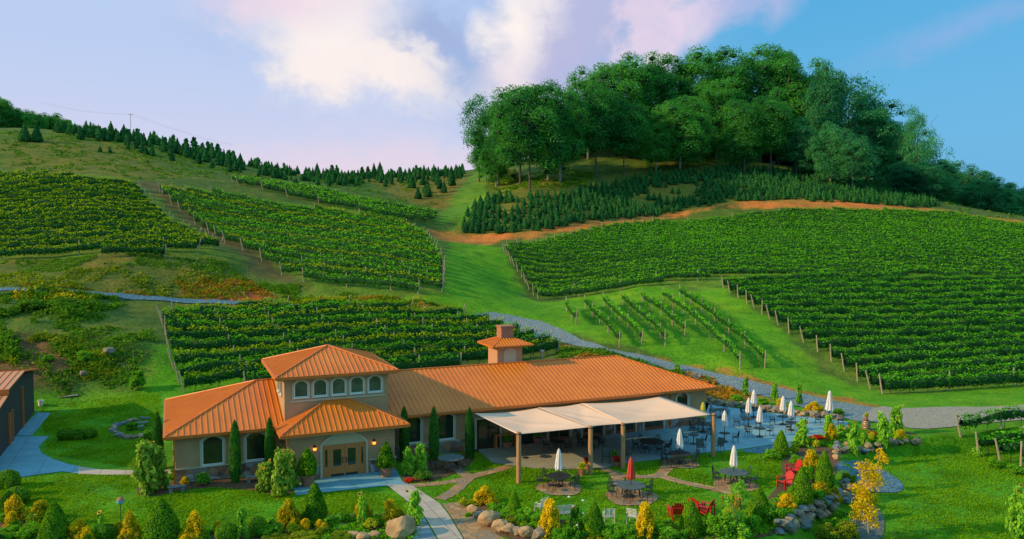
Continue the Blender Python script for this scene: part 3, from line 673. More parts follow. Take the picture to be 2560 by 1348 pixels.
mb = MB(); mb.box(pu0+.05,pu1-.05,pv+.05,0,he-.26,he-.12); obj('soffit', mb, M['trim'], pr)
for x0_, x1_ in ((w0-.06,9.7),(13.2,w1+.06)):
    mb = MB(); mb.box(x0_,x1_,wv-.07,wv,0,.9); sb = obj('stone_base', mb, M['veneer'], W)
    mb = MB(); mb.box(x0_-.03,x1_+.03,wv-.12,wv-.002,.9,.97); obj('cap_course', mb, M['trim'], sb)
# entrance
T = planeT('front', 11.45, 0, wv)
mb = MB(); arch_ring(mb, 3.0, 2.95, .72, .16, T, 0, .09, False); arch = obj('entrance_arch', mb, M['trim'], W)
mb = MB(); arch_fill(mb, 3.0, 2.95, .72, T, .012); obj('arch_panel', mb, mat('arch_panel', (.46,.38,.22), .85, bump=.1), arch)
def door_leaf(x0, x1, z1, glass, parent, name='door', kick=True):
    mb = MB(); gx0, gx1, gz0, gz1 = glass; f0, f1 = wv-.07, wv-.02
    mb.box(x0,gx0,f0,f1,.04,z1); mb.box(gx1,x1,f0,f1,.04,z1); mb.box(gx0,gx1,f0,f1,gz1,z1); mb.box(gx0,gx1,f0,f1,.04,gz0)
    o = obj(name, mb, M['oak'], parent)
    mb = MB(); mb.box(gx0,gx1,wv-.045,wv-.03,gz0,gz1); obj('pane', mb, M['glass'], o)
    if kick: mb = MB(); mb.box(x0+.05,x1-.05,wv-.085,wv-.072,.05,.22); obj('kick_plate', mb, M['iron'], o)
    return o
c = 11.45
for s in (-1,1):
    x0, x1 = (c-.98, c-.02) if s < 0 else (c+.02, c+.98)
    o = door_leaf(x0, x1, 2.12, (x0+.2,x1-.2,.75,1.92), W); hx = c+s*.12
    mb = MB(); mb.box(hx-.02,hx+.02,wv-.13,wv-.075,.95,1.35); obj('handle', mb, M['iron'], o)
    x0, x1 = (c-1.47,c-1.03) if s < 0 else (c+1.03,c+1.47)
    door_leaf(x0, x1, 2.12, (x0+.14,x1-.14,.75,1.95), W, 'side_light', False)
mb = MB(); mb.box(c-1.5,c+1.5,wv-.08,wv-.01,2.125,2.25); obj('door_header', mb, M['oak'], W)
for x in (9.41, 13.52):
    mb = MB(); mb.lathe([(.02,2.42),(.13,2.3),(.13,2.27),(.1,2.27),(.07,2.0),(.09,1.98),(.04,1.94)], 8, (x, wv-.17)); mb.tube((x,wv,2.25),(x,wv-.17,2.42),.02)
    o = obj('wall_lantern', mb, M['iron'], W)
    mb = MB(); mb.lathe([(.06,2.0),(.11,2.08),(.115,2.18),(.08,2.25)], 8, (x, wv-.17)); obj('lit_glass', mb, M['lamp'], o)
for a, b in (((.55,.45),3.1),((7.62,wv-.1),3.1),((40.1,.5),3.1)):
    mb = MB(); mb.box(a[0]-.05,a[0]+.05,a[1]-.05,a[1]+.03,.05,b); mb.tube((a[0],a[1],b),(a[0]-.1,a[1]-.5,b+.15),.05); obj('downspout', mb, M['roof2'], W)
# chimney
cu0, cu1, cv0, cv1 = 26.55, 28.9, 6.9, 9.1
mb = MB(); mb.box(cu0,cu1,cv0,cv1,4.6,7.05); ch = obj('chimney', mb, mat('chimney_stucco', (.44,.24,.13), .9, bump=.3, bscale=25), W)
mb = MB(); ez = 7.1; o_ = .75; X0, X1, Y0, Y1 = cu0-o_, cu1+o_, cv0-o_, cv1+o_; s0, s1, t0, t1 = 27.15, 28.3, 7.45, 8.55; zt = 7.62
q0 = [(X0,Y0,ez),(X1,Y0,ez),(X1,Y1,ez),(X0,Y1,ez)]; q1 = [(s0,t0,zt),(s1,t0,zt),(s1,t1,zt),(s0,t1,zt)]
for i, dn in enumerate(((0,-1),(1,0),(0,1),(-1,0))): roof_plane(mb, [q0[i],q0[(i+1)%4],q1[(i+1)%4],q1[i]], dn, rib=.26)
for i in range(4): capline(mb, q0[i], q1[i], .05)
obj('chimney_roof', mb, [M['roof'],M['rib']], ch)
mb = MB(); mb.box(s0,s1,t0,t1,7.5,8.55); mb.box(s0-.08,s1+.08,t0-.08,t1+.08,8.55,8.68); obj('flue_stack', mb, M['terra'], ch)
T = planeT('front', (cu0+cu1)/2, 5.2, cv0); mb = MB(); arch_fill(mb, 1.15, 1.65, .35, T, .03); obj('arch_panel', mb, M['trim'], ch)
mb = MB(); mb.tube((30.9,7.0,5.3),(30.9,7.0,6.25),.09,.09,8); mb.lathe([(.16,6.2),(.2,6.25),(.2,6.42),(.05,6.46)],8,(30.9,7.0)); obj('vent_pipe', mb, M['hoop'], W)

# shade sail
SS = thing('shade_sail', 'large cream fabric shade sail stretched from the eave over the patio', 'shade sail', (AX,AY,0), TH)
def sail(u0b,u1b,u0f,u1f, zb0,zb1,zf0,zf1, sag, vb=-.14, vf=-8.25, n=18):
    mb = MB(); vs = []
    for j in range(n+1):
        t = j/n
        for i in range(n+1):
            s = i/n; ub = u0b+(u1b-u0b)*s; uf = u0f+(u1f-u0f)*s; e = 4*s*(1-s)
            v = vb+(vf-vb)*t + e*.35*(2*t-1 if t > .5 else 0) + (-e*.25*(1-2*t) if t < .5 else 0)
            u = ub+(uf-ub)*t; z = (zb0+(zb1-zb0)*s)*(1-t)+(zf0+(zf1-zf0)*s)*t
            dd = min(abs(s-t), 1)
            z -= sag*e*(.35+.65*4*t*(1-t)) ; z += .14*math.exp(-(dd/.10)**2)*e*4*t*(1-t)*.6 - .06*math.exp(-((s+t-1)/.12)**2)*4*t*(1-t)
            vs.append((u,v,z))
    mb.add(vs, [(j*(n+1)+i,j*(n+1)+i+1,(j+1)*(n+1)+i+1,(j+1)*(n+1)+i) for j in range(n) for i in range(n)])
    o = obj('sail_panel', mb, M['canvas'], SS, smooth=True); md = o.modifiers.new('thick','SOLIDIFY'); md.thickness = .015; return o
sail(21.7,27.2,21.95,27.6,3.08,3.02,3.3,3.27,.32); sail(27.15,31.0,27.5,30.35,3.05,3.03,3.29,3.25,.18); sail(30.95,38.6,30.2,37.85,3.06,3.0,3.26,3.24,.38)
mb = MB(); mb.tube((38.6,-.2,3.02),(37.9,-8.25,3.3),.02,.02,4); mb.tube((21.7,-.2,3.1),(21.9,-8.3,3.3),.02,.02,4); mb.tube((38.6,-.14,3.0),(40.6,.4,3.2),.02,.02,4); obj('edge_cable', mb, M['iron'], SS)
for k, (px, py, hh, lb) in enumerate(((1297,1210,3.5,'thick wooden post at the left front corner of the shade sail'),(1476,1186,3.42,'second wooden shade sail post from the left, beside the lime green plant'),(1557,1172,3.3,'third wooden shade sail post from the left, behind the red umbrella'),(1783,1143,3.3,'wooden post at the right front corner of the shade sail'))):
    x, y, z = G(px, py); t = thing('sail_post', lb, 'post', (x,y,0), .3*k, 'wooden posts holding the shade sail')
    mb = MB(); mb.lathe([(.17,-.1),(.165,1.6),(.155,hh)], 12); obj('post_shaft', mb, M['post'], t)
    mb = MB(); mb.lathe([(.18,hh-.16),(.19,hh-.13),(.18,hh-.1)], 12); mb.tube((0,0,hh-.12),(0,.35,hh-.14),.03); obj('fixing_band', mb, M['iron'], t)

# barn on the left
B = thing('barn', 'dark boarded barn with low rose and orange metal roofs at the left edge', 'building', (AX,AY,0), TH)
bu = -11.5
mb = MB(); poly = [(8.0,0),(29.3,0),(29.3,3.9),(21.7,4.85),(14.2,4.6),(14.0,4.2),(8.0,3.7)]
n = len(poly); mb.add([(bu,v,z) for v,z in poly]+[(bu-20,v,z) for v,z in poly], [tuple(range(n)), tuple(range(n,2*n))[::-1]]+[((k+1)%n,k,n+k,n+(k+1)%n) for k in range(n)])
obj('wall', mb, M['barnwall'], B)
mb = MB(); roof_plane(mb, [(bu+.4,29.8,4.0),(bu-21,29.8,4.0),(bu-21,21.7,5.08),(bu+.4,21.7,5.08)], (0,1), rib=.5)
obj('roof', mb, [M['roof2'],M['roof2']], B)
mb = MB(); roof_plane(mb, [(bu+.4,21.68,5.08),(bu-21,21.68,5.08),(bu-21,14.1,4.83),(bu+.4,14.1,4.83)], (0,-1), rib=.5)
obj('roof', mb, [M['barnroof'],M['roof2']], B)
mb = MB(); roof_plane(mb, [(bu+.4,13.9,4.42),(bu-21,13.9,4.42),(bu-21,7.4,3.85),(bu+.4,7.4,3.85)], (0,-1), rib=.5)
obj('roof', mb, [M['barnroof'],M['roof2']], B)
mb = MB(); mb.box(bu-21,bu+.46,13.93,14.09,4.45,4.88); obj('fascia', mb, M['roof2'], B)
for v in (16.2, 17.6, 22.6):
    mb = MB(); mb.box(bu+.003,bu+.14,v-.09,v+.09,0,2.6 if v < 20 else 3.6); obj('door_post' if v < 20 else 'downspout', mb, M['roof2'], B)
mb = MB(); mb.box(bu+.003,bu+.05,16.3,17.5,.02,2.5); obj('door', mb, M['slat'], B)


# ================================================================= VINEYARDS
POST_M = {}
def post_mesh(h, lean=0.0):
    k = (round(h,1), round(lean,1))
    if k not in POST_M:
        mb = MB(); mb.tube((0,0,-.1),(lean*h,0,h),.085,.07,6); me = bpy.data.meshes.new('post'); me.from_pydata(mb.v,[],mb.f); me.materials.append(M['vpost']); POST_M[k] = me
    return POST_M[k]
def vine_row(P, label, group, m='vine', dens=30, size=.26, hgt=1.9, th=.38, ends=(1,1), mid=0, low=.55, seed=0, gaps=.0):
    rng = np.random.default_rng(seed); P = np.array(P, float); seg = np.hypot(*(P[1:]-P[:-1]).T); Lt = seg.sum()
    if Lt < 2: return None
    cum = np.concatenate([[0],np.cumsum(seg)]); dirn = (P[-1]-P[0])/np.linalg.norm(P[-1]-P[0]); nr = np.array([-dirn[1],dirn[0]])
    x0, y0 = P[0]; z0 = float(H(x0,y0)); t = thing('vine_row', label, 'vine row', (x0,y0,z0), 0, group)
    n = int(Lt*dens); s = rng.random(n)*Lt; 
    if gaps: 
        keep = (np.sin(s*1.1+seed)+.6*np.sin(s*2.7+seed*2)) > -1.6+gaps*1.2; s = s[keep]; n = len(s)
    ph = seed*1.7; hv = hgt*(1+.05*np.sin(s*.9+ph)+.05*np.sin(s*2.3+ph*2)+.03*np.sin(s*5.1)+(.16 if m in ('vinel','viney') else .1)*(rng.random(n) < .04)); w = th*(1+.25*np.sin(s*1.7+ph)+.2*np.sin(s*4.1+ph))
    a = rng.random(n)*2*math.pi; ca, sa = np.cos(a), np.sin(a); rr = 1-.35*rng.random(n)**2+.25*(rng.random(n) < .12)
    zc = (hv+low)/2; hh = (hv-low)/2
    off = ca*w*rr; zz = zc+sa*hh*rr
    cx = np.interp(s, cum, P[:,0])+nr[0]*off; cy = np.interp(s, cum, P[:,1])+nr[1]*off
    z = H(cx,cy)+zz-z0; N_ = np.stack([nr[0]*ca, nr[1]*ca, sa+.45],1)
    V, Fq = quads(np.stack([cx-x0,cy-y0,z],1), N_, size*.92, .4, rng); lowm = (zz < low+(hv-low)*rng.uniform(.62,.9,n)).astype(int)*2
    # core hedge strip
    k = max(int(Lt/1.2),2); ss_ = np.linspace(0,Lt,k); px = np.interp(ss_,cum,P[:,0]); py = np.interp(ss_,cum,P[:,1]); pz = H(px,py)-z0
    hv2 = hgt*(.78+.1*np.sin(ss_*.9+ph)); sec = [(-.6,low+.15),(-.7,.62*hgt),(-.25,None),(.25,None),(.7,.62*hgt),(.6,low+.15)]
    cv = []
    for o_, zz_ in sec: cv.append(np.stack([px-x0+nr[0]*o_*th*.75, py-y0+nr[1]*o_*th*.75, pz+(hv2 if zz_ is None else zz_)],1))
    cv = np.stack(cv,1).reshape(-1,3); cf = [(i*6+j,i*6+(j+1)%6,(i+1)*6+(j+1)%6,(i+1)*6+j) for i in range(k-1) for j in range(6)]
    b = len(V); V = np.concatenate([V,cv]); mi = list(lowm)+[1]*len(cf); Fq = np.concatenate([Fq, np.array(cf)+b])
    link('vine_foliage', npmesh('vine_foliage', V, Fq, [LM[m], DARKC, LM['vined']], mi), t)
    def pst(d, lean):
        x = float(np.interp(d,cum,P[:,0])); y = float(np.interp(d,cum,P[:,1])); o = link('post', post_mesh(hgt+.3, lean), t); o.location = (x-x0,y-y0,float(H(x,y))-z0); o.rotation_euler = (0,0,math.atan2(dirn[1],dirn[0])+.1*rng.normal())
    lr = [.0,-.1,-.2,-.3][int(rng.integers(0,4))]
    if ends[0]: pst(-.0, lr)
    if ends[1]: pst(Lt, -lr)
    if mid:
        d = mid
        while d < Lt-2: pst(d, 0); d += mid
        if mid < 9:
            mb = MB()
            for d in np.arange(1.0, Lt, 2.2):
                x = float(np.interp(d,cum,P[:,0])); y = float(np.interp(d,cum,P[:,1])); q = (x-x0,y-y0,float(H(x,y))-z0); mb.tube((q[0],q[1],q[2]-.05),(q[0]+.06,q[1]+.05,q[2]+1.),.03,.025,4)
            s_ = obj('vine_stems', mb, M['bark'], t); s_['kind'] = 'stuff'
    return t
def clip_lines(poly, d, spacing, start=0.0):
    P = np.array(poly); d = np.array(d)/np.linalg.norm(d); n = np.array([-d[1],d[0]]); s = P@n; out = []; c = s.min()+spacing*.5+start
    while c < s.max():
        h = []
        for i in range(len(P)):
            a, b = P[i], P[(i+1)%len(P)]; sa, sb = a@n-c, b@n-c
            if (sa > 0) != (sb > 0): t = sa/(sa-sb); h.append(a+(b-a)*t)
        h = sorted(h, key=lambda q: q@d)
        if len(h) >= 2: out.append((h[0], h[-1], c))
        c += spacing
    return out
def dens_rows(a, b, curve=0): 
    n = max(2, int(np.linalg.norm(np.array(b)-a)/4)); t = np.linspace(0,1,n)[:,None]; return np.array(a)+(np.array(b)-a)*t
def block(pix, dpix, spacing, where, group, first_near=True, **kw):
    poly = GP(pix) ; a, b = G(*dpix[0]), G(*dpix[1]); d = (b[0]-a[0], b[1]-a[1])
    if d[0] < 0: d = (-d[0],-d[1])
    rows = clip_lines(poly, d, spacing); k = 0
    for (p, q, c) in rows:
        if np.linalg.norm(q-p) < 3: continue
        lb = '%s vine row up from the bottom of %s' % (ordn(k), where); sd_ = kw.get('seed',1)*100+k
        o = dict(kw); o['seed'] = sd_; Y = (p[1]+q[1])/2
        o['size'] = kw.get('size', .26)*max(1, Y/120)**.6; o['dens'] = kw.get('dens', 34)*min(1, 120/Y)**.9
        o['ends'] = kw.get('ends', (1,1)); o['mid'] = kw.get('mid',0) if k < kw.get('nmid', 2) else 0
        o.pop('nmid', None)
        if 'm' in kw and isinstance(kw['m'], (list,tuple)): o['m'] = kw['m'][k % len(kw['m'])]
        vine_row(dens_rows(p,q), lb[0].upper()*0+lb, group, **o); k += 1
    return k
NR = {}
NR['left'] = block([(-160,445),(0,447),(180,452),(335,468),(360,500),(420,560),(480,592),(552,630),(370,655),(130,652),(-160,652)], ((0,600),(520,606)), 3.3, 'the golden hillside vineyard at far left', 'vine rows of the far left vineyard', m='viney', dens=90, size=.27, ends=(0,1), mid=12, nmid=2, seed=1, th=.38)
NR['mid'] = block([(392,480),(560,492),(760,530),(1000,560),(1062,596),(1104,660),(1104,738),(1000,741),(885,724),(765,708),(560,607),(470,545)], ((700,655),(1098,706)), 3.0, 'the middle vineyard left of the grass path', 'vine rows of the middle hillside vineyard', m=['vine','viney','vine'], dens=85, size=.26, mid=7, nmid=4, seed=2, th=.38)
NR['up'] = block([(576,452),(760,475),(960,520),(1095,538),(1085,560),(950,545),(760,505),(590,462)], ((600,462),(1085,552)), 2.6, 'the narrow strip high below the ridge', 'vine rows of the upper strip', m='vine', dens=60, size=.27, seed=3, th=.45, ends=(1,0))
NR['low'] = block([(405,800),(415,850),(438,932),(462,985),(700,985),(1100,935),(1400,893),(1385,870),(1290,842),(1200,808),(1100,792),(700,780),(600,785),(440,797)], ((470,975),(1390,880)), 2.9, 'the vineyard directly behind the winery', 'vine rows directly behind the winery', m=['vine','viney'], dens=150, size=.22, mid=6, nmid=20, seed=4, th=.44, hgt=1.95, gaps=.12)
NR['right'] = block([(1258,628),(1345,748),(1600,722),(1806,700),(1960,700),(2300,700),(2720,695),(2720,585),(2400,545),(1900,540),(1640,562),(1450,590)], ((1345,742),(1800,703)), 2.55, 'the large upper right hillside vineyard', 'vine rows of the upper right vineyard', m='vine', dens=105, size=.215, ends=(1,0), mid=7, nmid=2, seed=5, th=.36, hgt=1.7)
NR['right2'] = block([(1806,722),(1870,760),(1960,826),(2025,866),(2090,912),(2165,968),(2222,992),(2720,965),(2720,703),(1900,704)], ((2210,985),(2620,962)), 3.15, 'the lower right vineyard with leaning posts', 'vine rows of the lower right vineyard', m='vinel', dens=170, size=.20, ends=(1,0), mid=8, nmid=1, seed=6, th=.42, hgt=1.8, low=.4)
# young trellis patch
patch = [((1417,778),(1440,812)),((1464,772),(1548,870)),((1511,766),(1603,864)),((1558,762),(1663,866)),((1606,755),(1712,842)),((1652,750),(1771,850)),((1658,752),(1850,924)),((1700,744),(1912,922))]
patch.pop(5)
for k, (a, b) in enumerate(patch):
    A0, B0 = G(*a), G(*b)
    vine_row(dens_rows(A0[:2], B0[:2]), '%s slanting vine row from the left in the small patch above the gravel road' % ordn(k), 'young trellised vine rows', m='vinel', dens=110, size=.21, th=.32, hgt=1.8, low=.95, mid=6, seed=700+k, gaps=.1)
for k, (a, b) in enumerate((((2402,1098),(2660,1050)),((2448,1142),(2680,1098)),((2502,1160),(2700,1118)),((2552,1168),(2720,1140)))):
    A0, B0 = G(*a), G(*b)
    vine_row(dens_rows(A0[:2], B0[:2]), '%s vine row below the gravel road in the lower right corner' % ordn(k), 'vine rows at the right edge', m='vinel', dens=100, size=.24, th=.4, hgt=1.75, low=.8, mid=5, seed=800+k)

# ================================================================= TREES
def trunk_mb(h, r, seed, limbs=5, lean=.04):
    rng = random.Random(seed); mb = MB(); p = [(0,0,-.3)]; x = y = 0
    for i in range(1,5): x += rng.uniform(-lean,lean)*h/4; y += rng.uniform(-lean,lean)*h/4; p.append((x,y,h*i/4))
    for i in range(4): mb.tube(p[i], p[i+1], r*(1.25-.25*i if i == 0 else 1-.2*i), r*(1-.2*(i+1)), 8)
    for k in range(limbs):
        a = rng.uniform(0,6.28); z = h*rng.uniform(.35,.9); q = (x*z/h,y*z/h,z); e = (q[0]+math.cos(a)*h*.28, q[1]+math.sin(a)*h*.28, z+h*.22)
        mb.tube(q, e, r*.35, r*.12, 5); mb.tube(e, (e[0]+math.cos(a+.7)*h*.12, e[1]+math.sin(a+.7)*h*.12, e[2]+h*.14), r*.14, r*.05, 4)
    return mb
SPARSE = []
def tree_protos():
    out = []
    for k in range(6):
        rng = np.random.default_rng(50+k); bl = []
        wide = [.31,.33,.26,.30,.22,.29][k]; base = [.16,.06,.22,.10,.20,.03][k]; ncl = 9
        zm = (base+1)/2; hf = (1-base)/2
        for b_ in range(64):      # leaf clusters over a lumpy dome
            u_ = 1-2*(b_+.5)/64; a = b_*2.399+rng.normal()*.25; rad = rng.uniform(.62,.92)*(1+.20*math.sin(3*a+k)*math.cos(4*u_+k)+.14*math.sin(2*a+5*u_+k)); rh_ = math.sqrt(1-u_*u_)
            zf = u_ if u_ > 0 else u_*.95; s = rng.uniform(.055,.095)*(1.0 if b_ % 4 else 1.2)
            bl.append((wide*rad*rh_**.8*math.cos(a), wide*rad*rh_**.8*math.sin(a), zm+hf*rad*zf, s*1.1, s*1.1, s*.8))
        bl.append((0,0,zm,wide*.62,wide*.62,hf*.72))
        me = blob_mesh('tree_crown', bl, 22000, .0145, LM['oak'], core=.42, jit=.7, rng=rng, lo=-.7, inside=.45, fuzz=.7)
        if k == 4: SPARSE.append(blob_mesh('tree_crown', [b for b in bl[:-1] if rng.random() < .6], 7000, .0155, LM['oakt'], core=0, jit=.8, rng=rng, lo=-.8, inside=.8, fuzz=.9))
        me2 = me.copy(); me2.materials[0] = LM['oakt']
        mb = trunk_mb(.75, .013+.004*(k % 2), 60+k, 3); tm = bpy.data.meshes.new('tree_trunk'); tm.from_pydata(mb.v,[],mb.f); tm.materials.append(M['palebark'] if k % 2 else M['bark'])
        out.append((me, me2, tm))
    return out
TP = tree_protos()
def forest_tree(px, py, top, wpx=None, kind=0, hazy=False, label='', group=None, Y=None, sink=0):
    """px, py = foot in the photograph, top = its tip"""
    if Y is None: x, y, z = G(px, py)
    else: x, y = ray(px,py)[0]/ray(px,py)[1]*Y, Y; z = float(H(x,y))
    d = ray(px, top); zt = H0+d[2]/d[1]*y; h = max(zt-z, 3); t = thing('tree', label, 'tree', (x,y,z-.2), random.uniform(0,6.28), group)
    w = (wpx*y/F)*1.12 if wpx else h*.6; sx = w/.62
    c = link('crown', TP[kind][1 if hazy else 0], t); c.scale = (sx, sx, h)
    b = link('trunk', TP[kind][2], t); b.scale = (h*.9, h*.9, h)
    return t
FT = [ # foot x, foot y, tip y, width px, kind, hazy, depth override
 (1198,455,232,110,2,0,None),(1245,460,262,120,1,0,None),(1300,462,212,140,0,0,None),(1325,478,198,165,0,0,None),(1400,455,208,120,1,0,None),
 (1490,445,215,130,2,0,None),(1540,435,142,150,0,0,262),(1470,440,175,120,3,0,258),(1610,430,138,150,3,0,270),(1560,440,250,130,2,0,None),(1660,425,133,140,5,0,272),
 (1700,430,235,150,5,0,None),(1640,430,300,100,1,0,None),(1755,425,120,160,0,0,275),(1820,420,128,150,3,0,275),(1790,430,190,130,1,0,262),
 (1860,440,250,120,4,0,None),(1900,428,118,150,1,0,275),(1945,425,112,130,4,0,275),(1990,435,150,140,3,0,270),(1925,440,230,120,2,0,None),
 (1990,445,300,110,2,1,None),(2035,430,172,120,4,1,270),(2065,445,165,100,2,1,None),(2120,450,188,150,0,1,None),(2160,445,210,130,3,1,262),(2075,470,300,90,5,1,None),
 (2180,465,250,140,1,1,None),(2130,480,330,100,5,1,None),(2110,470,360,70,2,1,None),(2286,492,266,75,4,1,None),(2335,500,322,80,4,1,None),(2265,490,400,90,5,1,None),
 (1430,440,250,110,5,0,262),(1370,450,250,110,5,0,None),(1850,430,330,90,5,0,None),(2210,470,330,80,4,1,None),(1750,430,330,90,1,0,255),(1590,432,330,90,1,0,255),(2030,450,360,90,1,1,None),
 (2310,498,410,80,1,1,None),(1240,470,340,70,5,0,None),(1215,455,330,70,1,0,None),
]
desc = ['broad dark green','bushy mid green','tall open','dense rounded','narrow upright','low branching']
for k, (px,py,top,w,kd,hz,Y) in enumerate(FT):
    side = 'left' if px < 1450 else 'left centre' if px < 1700 else 'centre' if px < 1900 else 'right centre' if px < 2100 else 'right'
    if k == 0: lb = 'airy leaning woodland tree at the far left edge of the hilltop grove'
    elif k == 3: lb = 'large broadleaf tree with a bare trunk standing clear at the front left of the grove'
    elif k == 30: lb = 'tall thin tree rising alone from the right end of the grove'
    elif k == 11: lb = 'rounded dark tree standing proud in the front middle of the hilltop grove'
    elif k == 18: lb = 'tallest tree on the skyline of the hilltop grove'
    else: lb = '%s broadleaf tree in the %s of the hilltop grove' % (desc[kd], side)
    t = forest_tree(px,py,top,w,kd,hz,lb,'broadleaf trees of the hilltop grove',Y)
    if k in (0,24,25,30,31):
        for c in t.children:
            if c.name.startswith('crown'): c.data = SPARSE[0]
# dark understorey behind the front trees
rngu = np.random.default_rng(9)
for k in range(16):
    px = 1420+k*55+rngu.uniform(-15,15); forest_tree(px, 425, 300+rngu.uniform(-30,30), 120, [1,3,5][k%3], px > 2000, 'shaded inner tree seen between the trunks of the hilltop grove', 'inner trees of the hilltop grove', 285)
for k in range(30):
    px = 1390+k*29+rngu.uniform(-10,10); Yk = 268+rngu.uniform(0,30); forest_tree(px, 425, 372+rngu.uniform(-25,14), 95, [1,5][k%2], px > 2000, 'low bushy tree filling the shade beneath the hilltop grove', 'undergrowth trees of the hilltop grove', Yk)
# far right wood and far left wood
for k in range(34):
    t = k/33; px = 2215+t*420+rngu.uniform(-10,10); sky = 385+ (px-2330)*.27 if px > 2330 else 385-(px-2330)*.1
    Y = 275+rngu.uniform(0,45); top = sky+rngu.uniform(0,30)+(k % 3)*22
    if px > 2480: top = max(top, 432+rngu.uniform(0,20)+(k%3)*18)
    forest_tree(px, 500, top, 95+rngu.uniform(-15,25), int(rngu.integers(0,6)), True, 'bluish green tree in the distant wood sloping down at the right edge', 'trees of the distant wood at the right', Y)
for k in range(18):
    px = -60+k*14+rngu.uniform(-5,5); top = np.interp(px,[-60,0,20,60,100,150,180],[235,238,262,272,285,290,300])+rngu.uniform(-3,8)
    forest_tree(px, 320, top, 55+rngu.uniform(0,15), int(rngu.integers(0,6)), False, 'dark tree in the wood on the ridge at the far left', 'trees of the far left ridge wood', 285+rngu.uniform(-10,20))

# ---- firs
def fir_protos():
    out = []
    for k in range(5):
        rng = np.random.default_rng(80+k); pr = []; tiers = 6; w = [.30,.36,.26,.33,.40][k]
        for i in range(tiers):
            z = .06+.88*i/tiers; r = w*(1-i/tiers)**.85; pr += [(r*1.0, z),(r*.72, z+.5*.88/tiers)]
        pr += [(.01,1.0)]
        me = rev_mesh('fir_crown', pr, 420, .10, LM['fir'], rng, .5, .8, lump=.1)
        mb = MB(); mb.tube((0,0,-.05),(0,0,.2),.025,.02,5); tm = bpy.data.meshes.new('fir_trunk'); tm.from_pydata(mb.v,[],mb.f); tm.materials.append(M['bark']); out.append((me,tm))
    return out
FP = fir_protos()
def fir_big():
    out = []
    for k in range(4):
        rng = np.random.default_rng(180+k); pr = []; tiers = 9; w = [.30,.34,.27,.31][k]
        for i in range(tiers): z = .03+.92*i/tiers; r = w*(1-(i/tiers)**1.25)+.01; pr += [(r, z),(r*.80, z+.5*.92/tiers)]
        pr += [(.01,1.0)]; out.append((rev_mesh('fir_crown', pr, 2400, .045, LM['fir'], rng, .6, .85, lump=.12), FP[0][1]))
    return out
FB = fir_big()
def fir(x, y, h, label, group, k=None, w=1.0, trunk=True, big=False):
    FQ = FB if big else FP; k = random.randrange(len(FQ)); t = thing('fir_tree', label, 'fir tree', (x,y,float(H(x,y))-.05), random.uniform(0,6.28), group)
    c = link('crown', FQ[k][0], t); c.scale = (h*w,h*w,h)
    if trunk: b = link('trunk', FQ[k][1], t); b.scale = (h,h,h)
    return t
random.seed(11)
big = [(62,352,302),(92,352,305),(172,320,288),(188,335,305),(200,318,312),(240,322,303),(278,340,300),(262,322,310),(222,338,320),(210,335,312),(320,330,312),(345,345,313),(385,342,320),(310,345,308),
 (433,352,328),(412,355,335),(400,355,338),(486,366,335),(505,372,350),(520,372,345),(465,365,338),(530,385,350),(545,385,352),(572,395,368),(583,398,370),(601,410,380),
 (250,378,362),(275,380,363),(430,400,372),(365,385,362),(380,388,360),(355,380,350),(320,372,352),(340,370,350),(645,410,386),(638,412,388),(662,436,402),(573,428,402),(530,418,395),(600,430,415),
 (710,412,401),(712,470,455),(740,455,440),(735,458,445),(793,440,405),(796,443,415),(833,448,425),(848,455,430),(865,458,428),(878,452,430),(935,440,405),(950,438,402),(920,432,410),(905,430,410),(830,432,405),(842,430,407),
 (1000,425,410),(1030,468,435),(1045,495,465),(1070,490,452),(1065,480,450),(1110,480,450),(1095,460,425),(1130,462,428),(1128,445,412),(1115,435,410),(1140,430,408),(1085,440,408),(1060,438,410),(1150,440,415),(1040,430,407),(1100,470,440)]
for k, (px,py,tp) in enumerate(big):
    x, y, z = G(px, py+2); d = ray(px,tp); h = max(H0+d[2]/d[1]*y-z, 1.5)
    where = 'on the open slope at the far left' if px < 300 else 'along the left ridge' if px < 700 else 'on the ridge in the middle distance' if px < 1000 else 'beside the grass path below the saddle'
    lb = 'large dark conifer, one of a close pair, %s' % where if k < 2 else 'dark conical fir tree %s' % where
    fir(x,y,h*.95,lb,'firs '+where,w=1.0,big=True)
cnt = 0
while cnt < 110:      # smaller firs thick along the skyline
    px = random.uniform(150,1158); sky = np.interp(px,[150,330,500,700,850,1000,1160],[312,338,380,425,440,438,425]); py = sky+random.random()**1.5*28+2
    x,y,z = G(px,py); h = random.uniform(1.6,3.2)*(1.25 if px < 600 else 1)
    fir(x,y,h,'small fir tree in the thicket along the %s skyline' % ('left' if px < 600 else 'middle'),'small firs along the skyline %s' % ('left' if px < 600 else 'middle'),trunk=False); cnt += 1
# planted fir field under the grove: the nearest 300 one by one, the rest as one mass
FLD = [(1142,588),(1180,520),(1210,497),(1290,500),(1400,488),(1500,470),(1620,440),(1780,425),(2000,440),(2200,465),(2330,500),(2350,517),(2250,520),(1950,502),(1730,520),(1600,545),(1340,582)]
Pf = GP(FLD); dv = np.array(Pf[-1])-np.array(Pf[0]); dv /= np.linalg.norm(dv); nv = np.array([-dv[1],dv[0]]); cand = []
for i in range(-70,130):
    for j in range(-25,70):
        q = np.array(Pf[0])+dv*(i*1.55+random.uniform(-.35,.35))+nv*(j*1.9+random.uniform(-.3,.3)); cand.append(q)
cand = np.array(cand); inn = sdist(Pf, cand[:,0], cand[:,1]) > .3
bare = [GP([(1560,500),(1620,478),(1700,462),(1770,465),(1740,490),(1650,515),(1590,520)]), GP([(1230,515),(1310,508),(1300,528),(1235,530)])]
for b in bare: inn &= ~((sdist(b, cand[:,0], cand[:,1]) > 0) & (np.array([random.random() for _ in cand]) < .85))
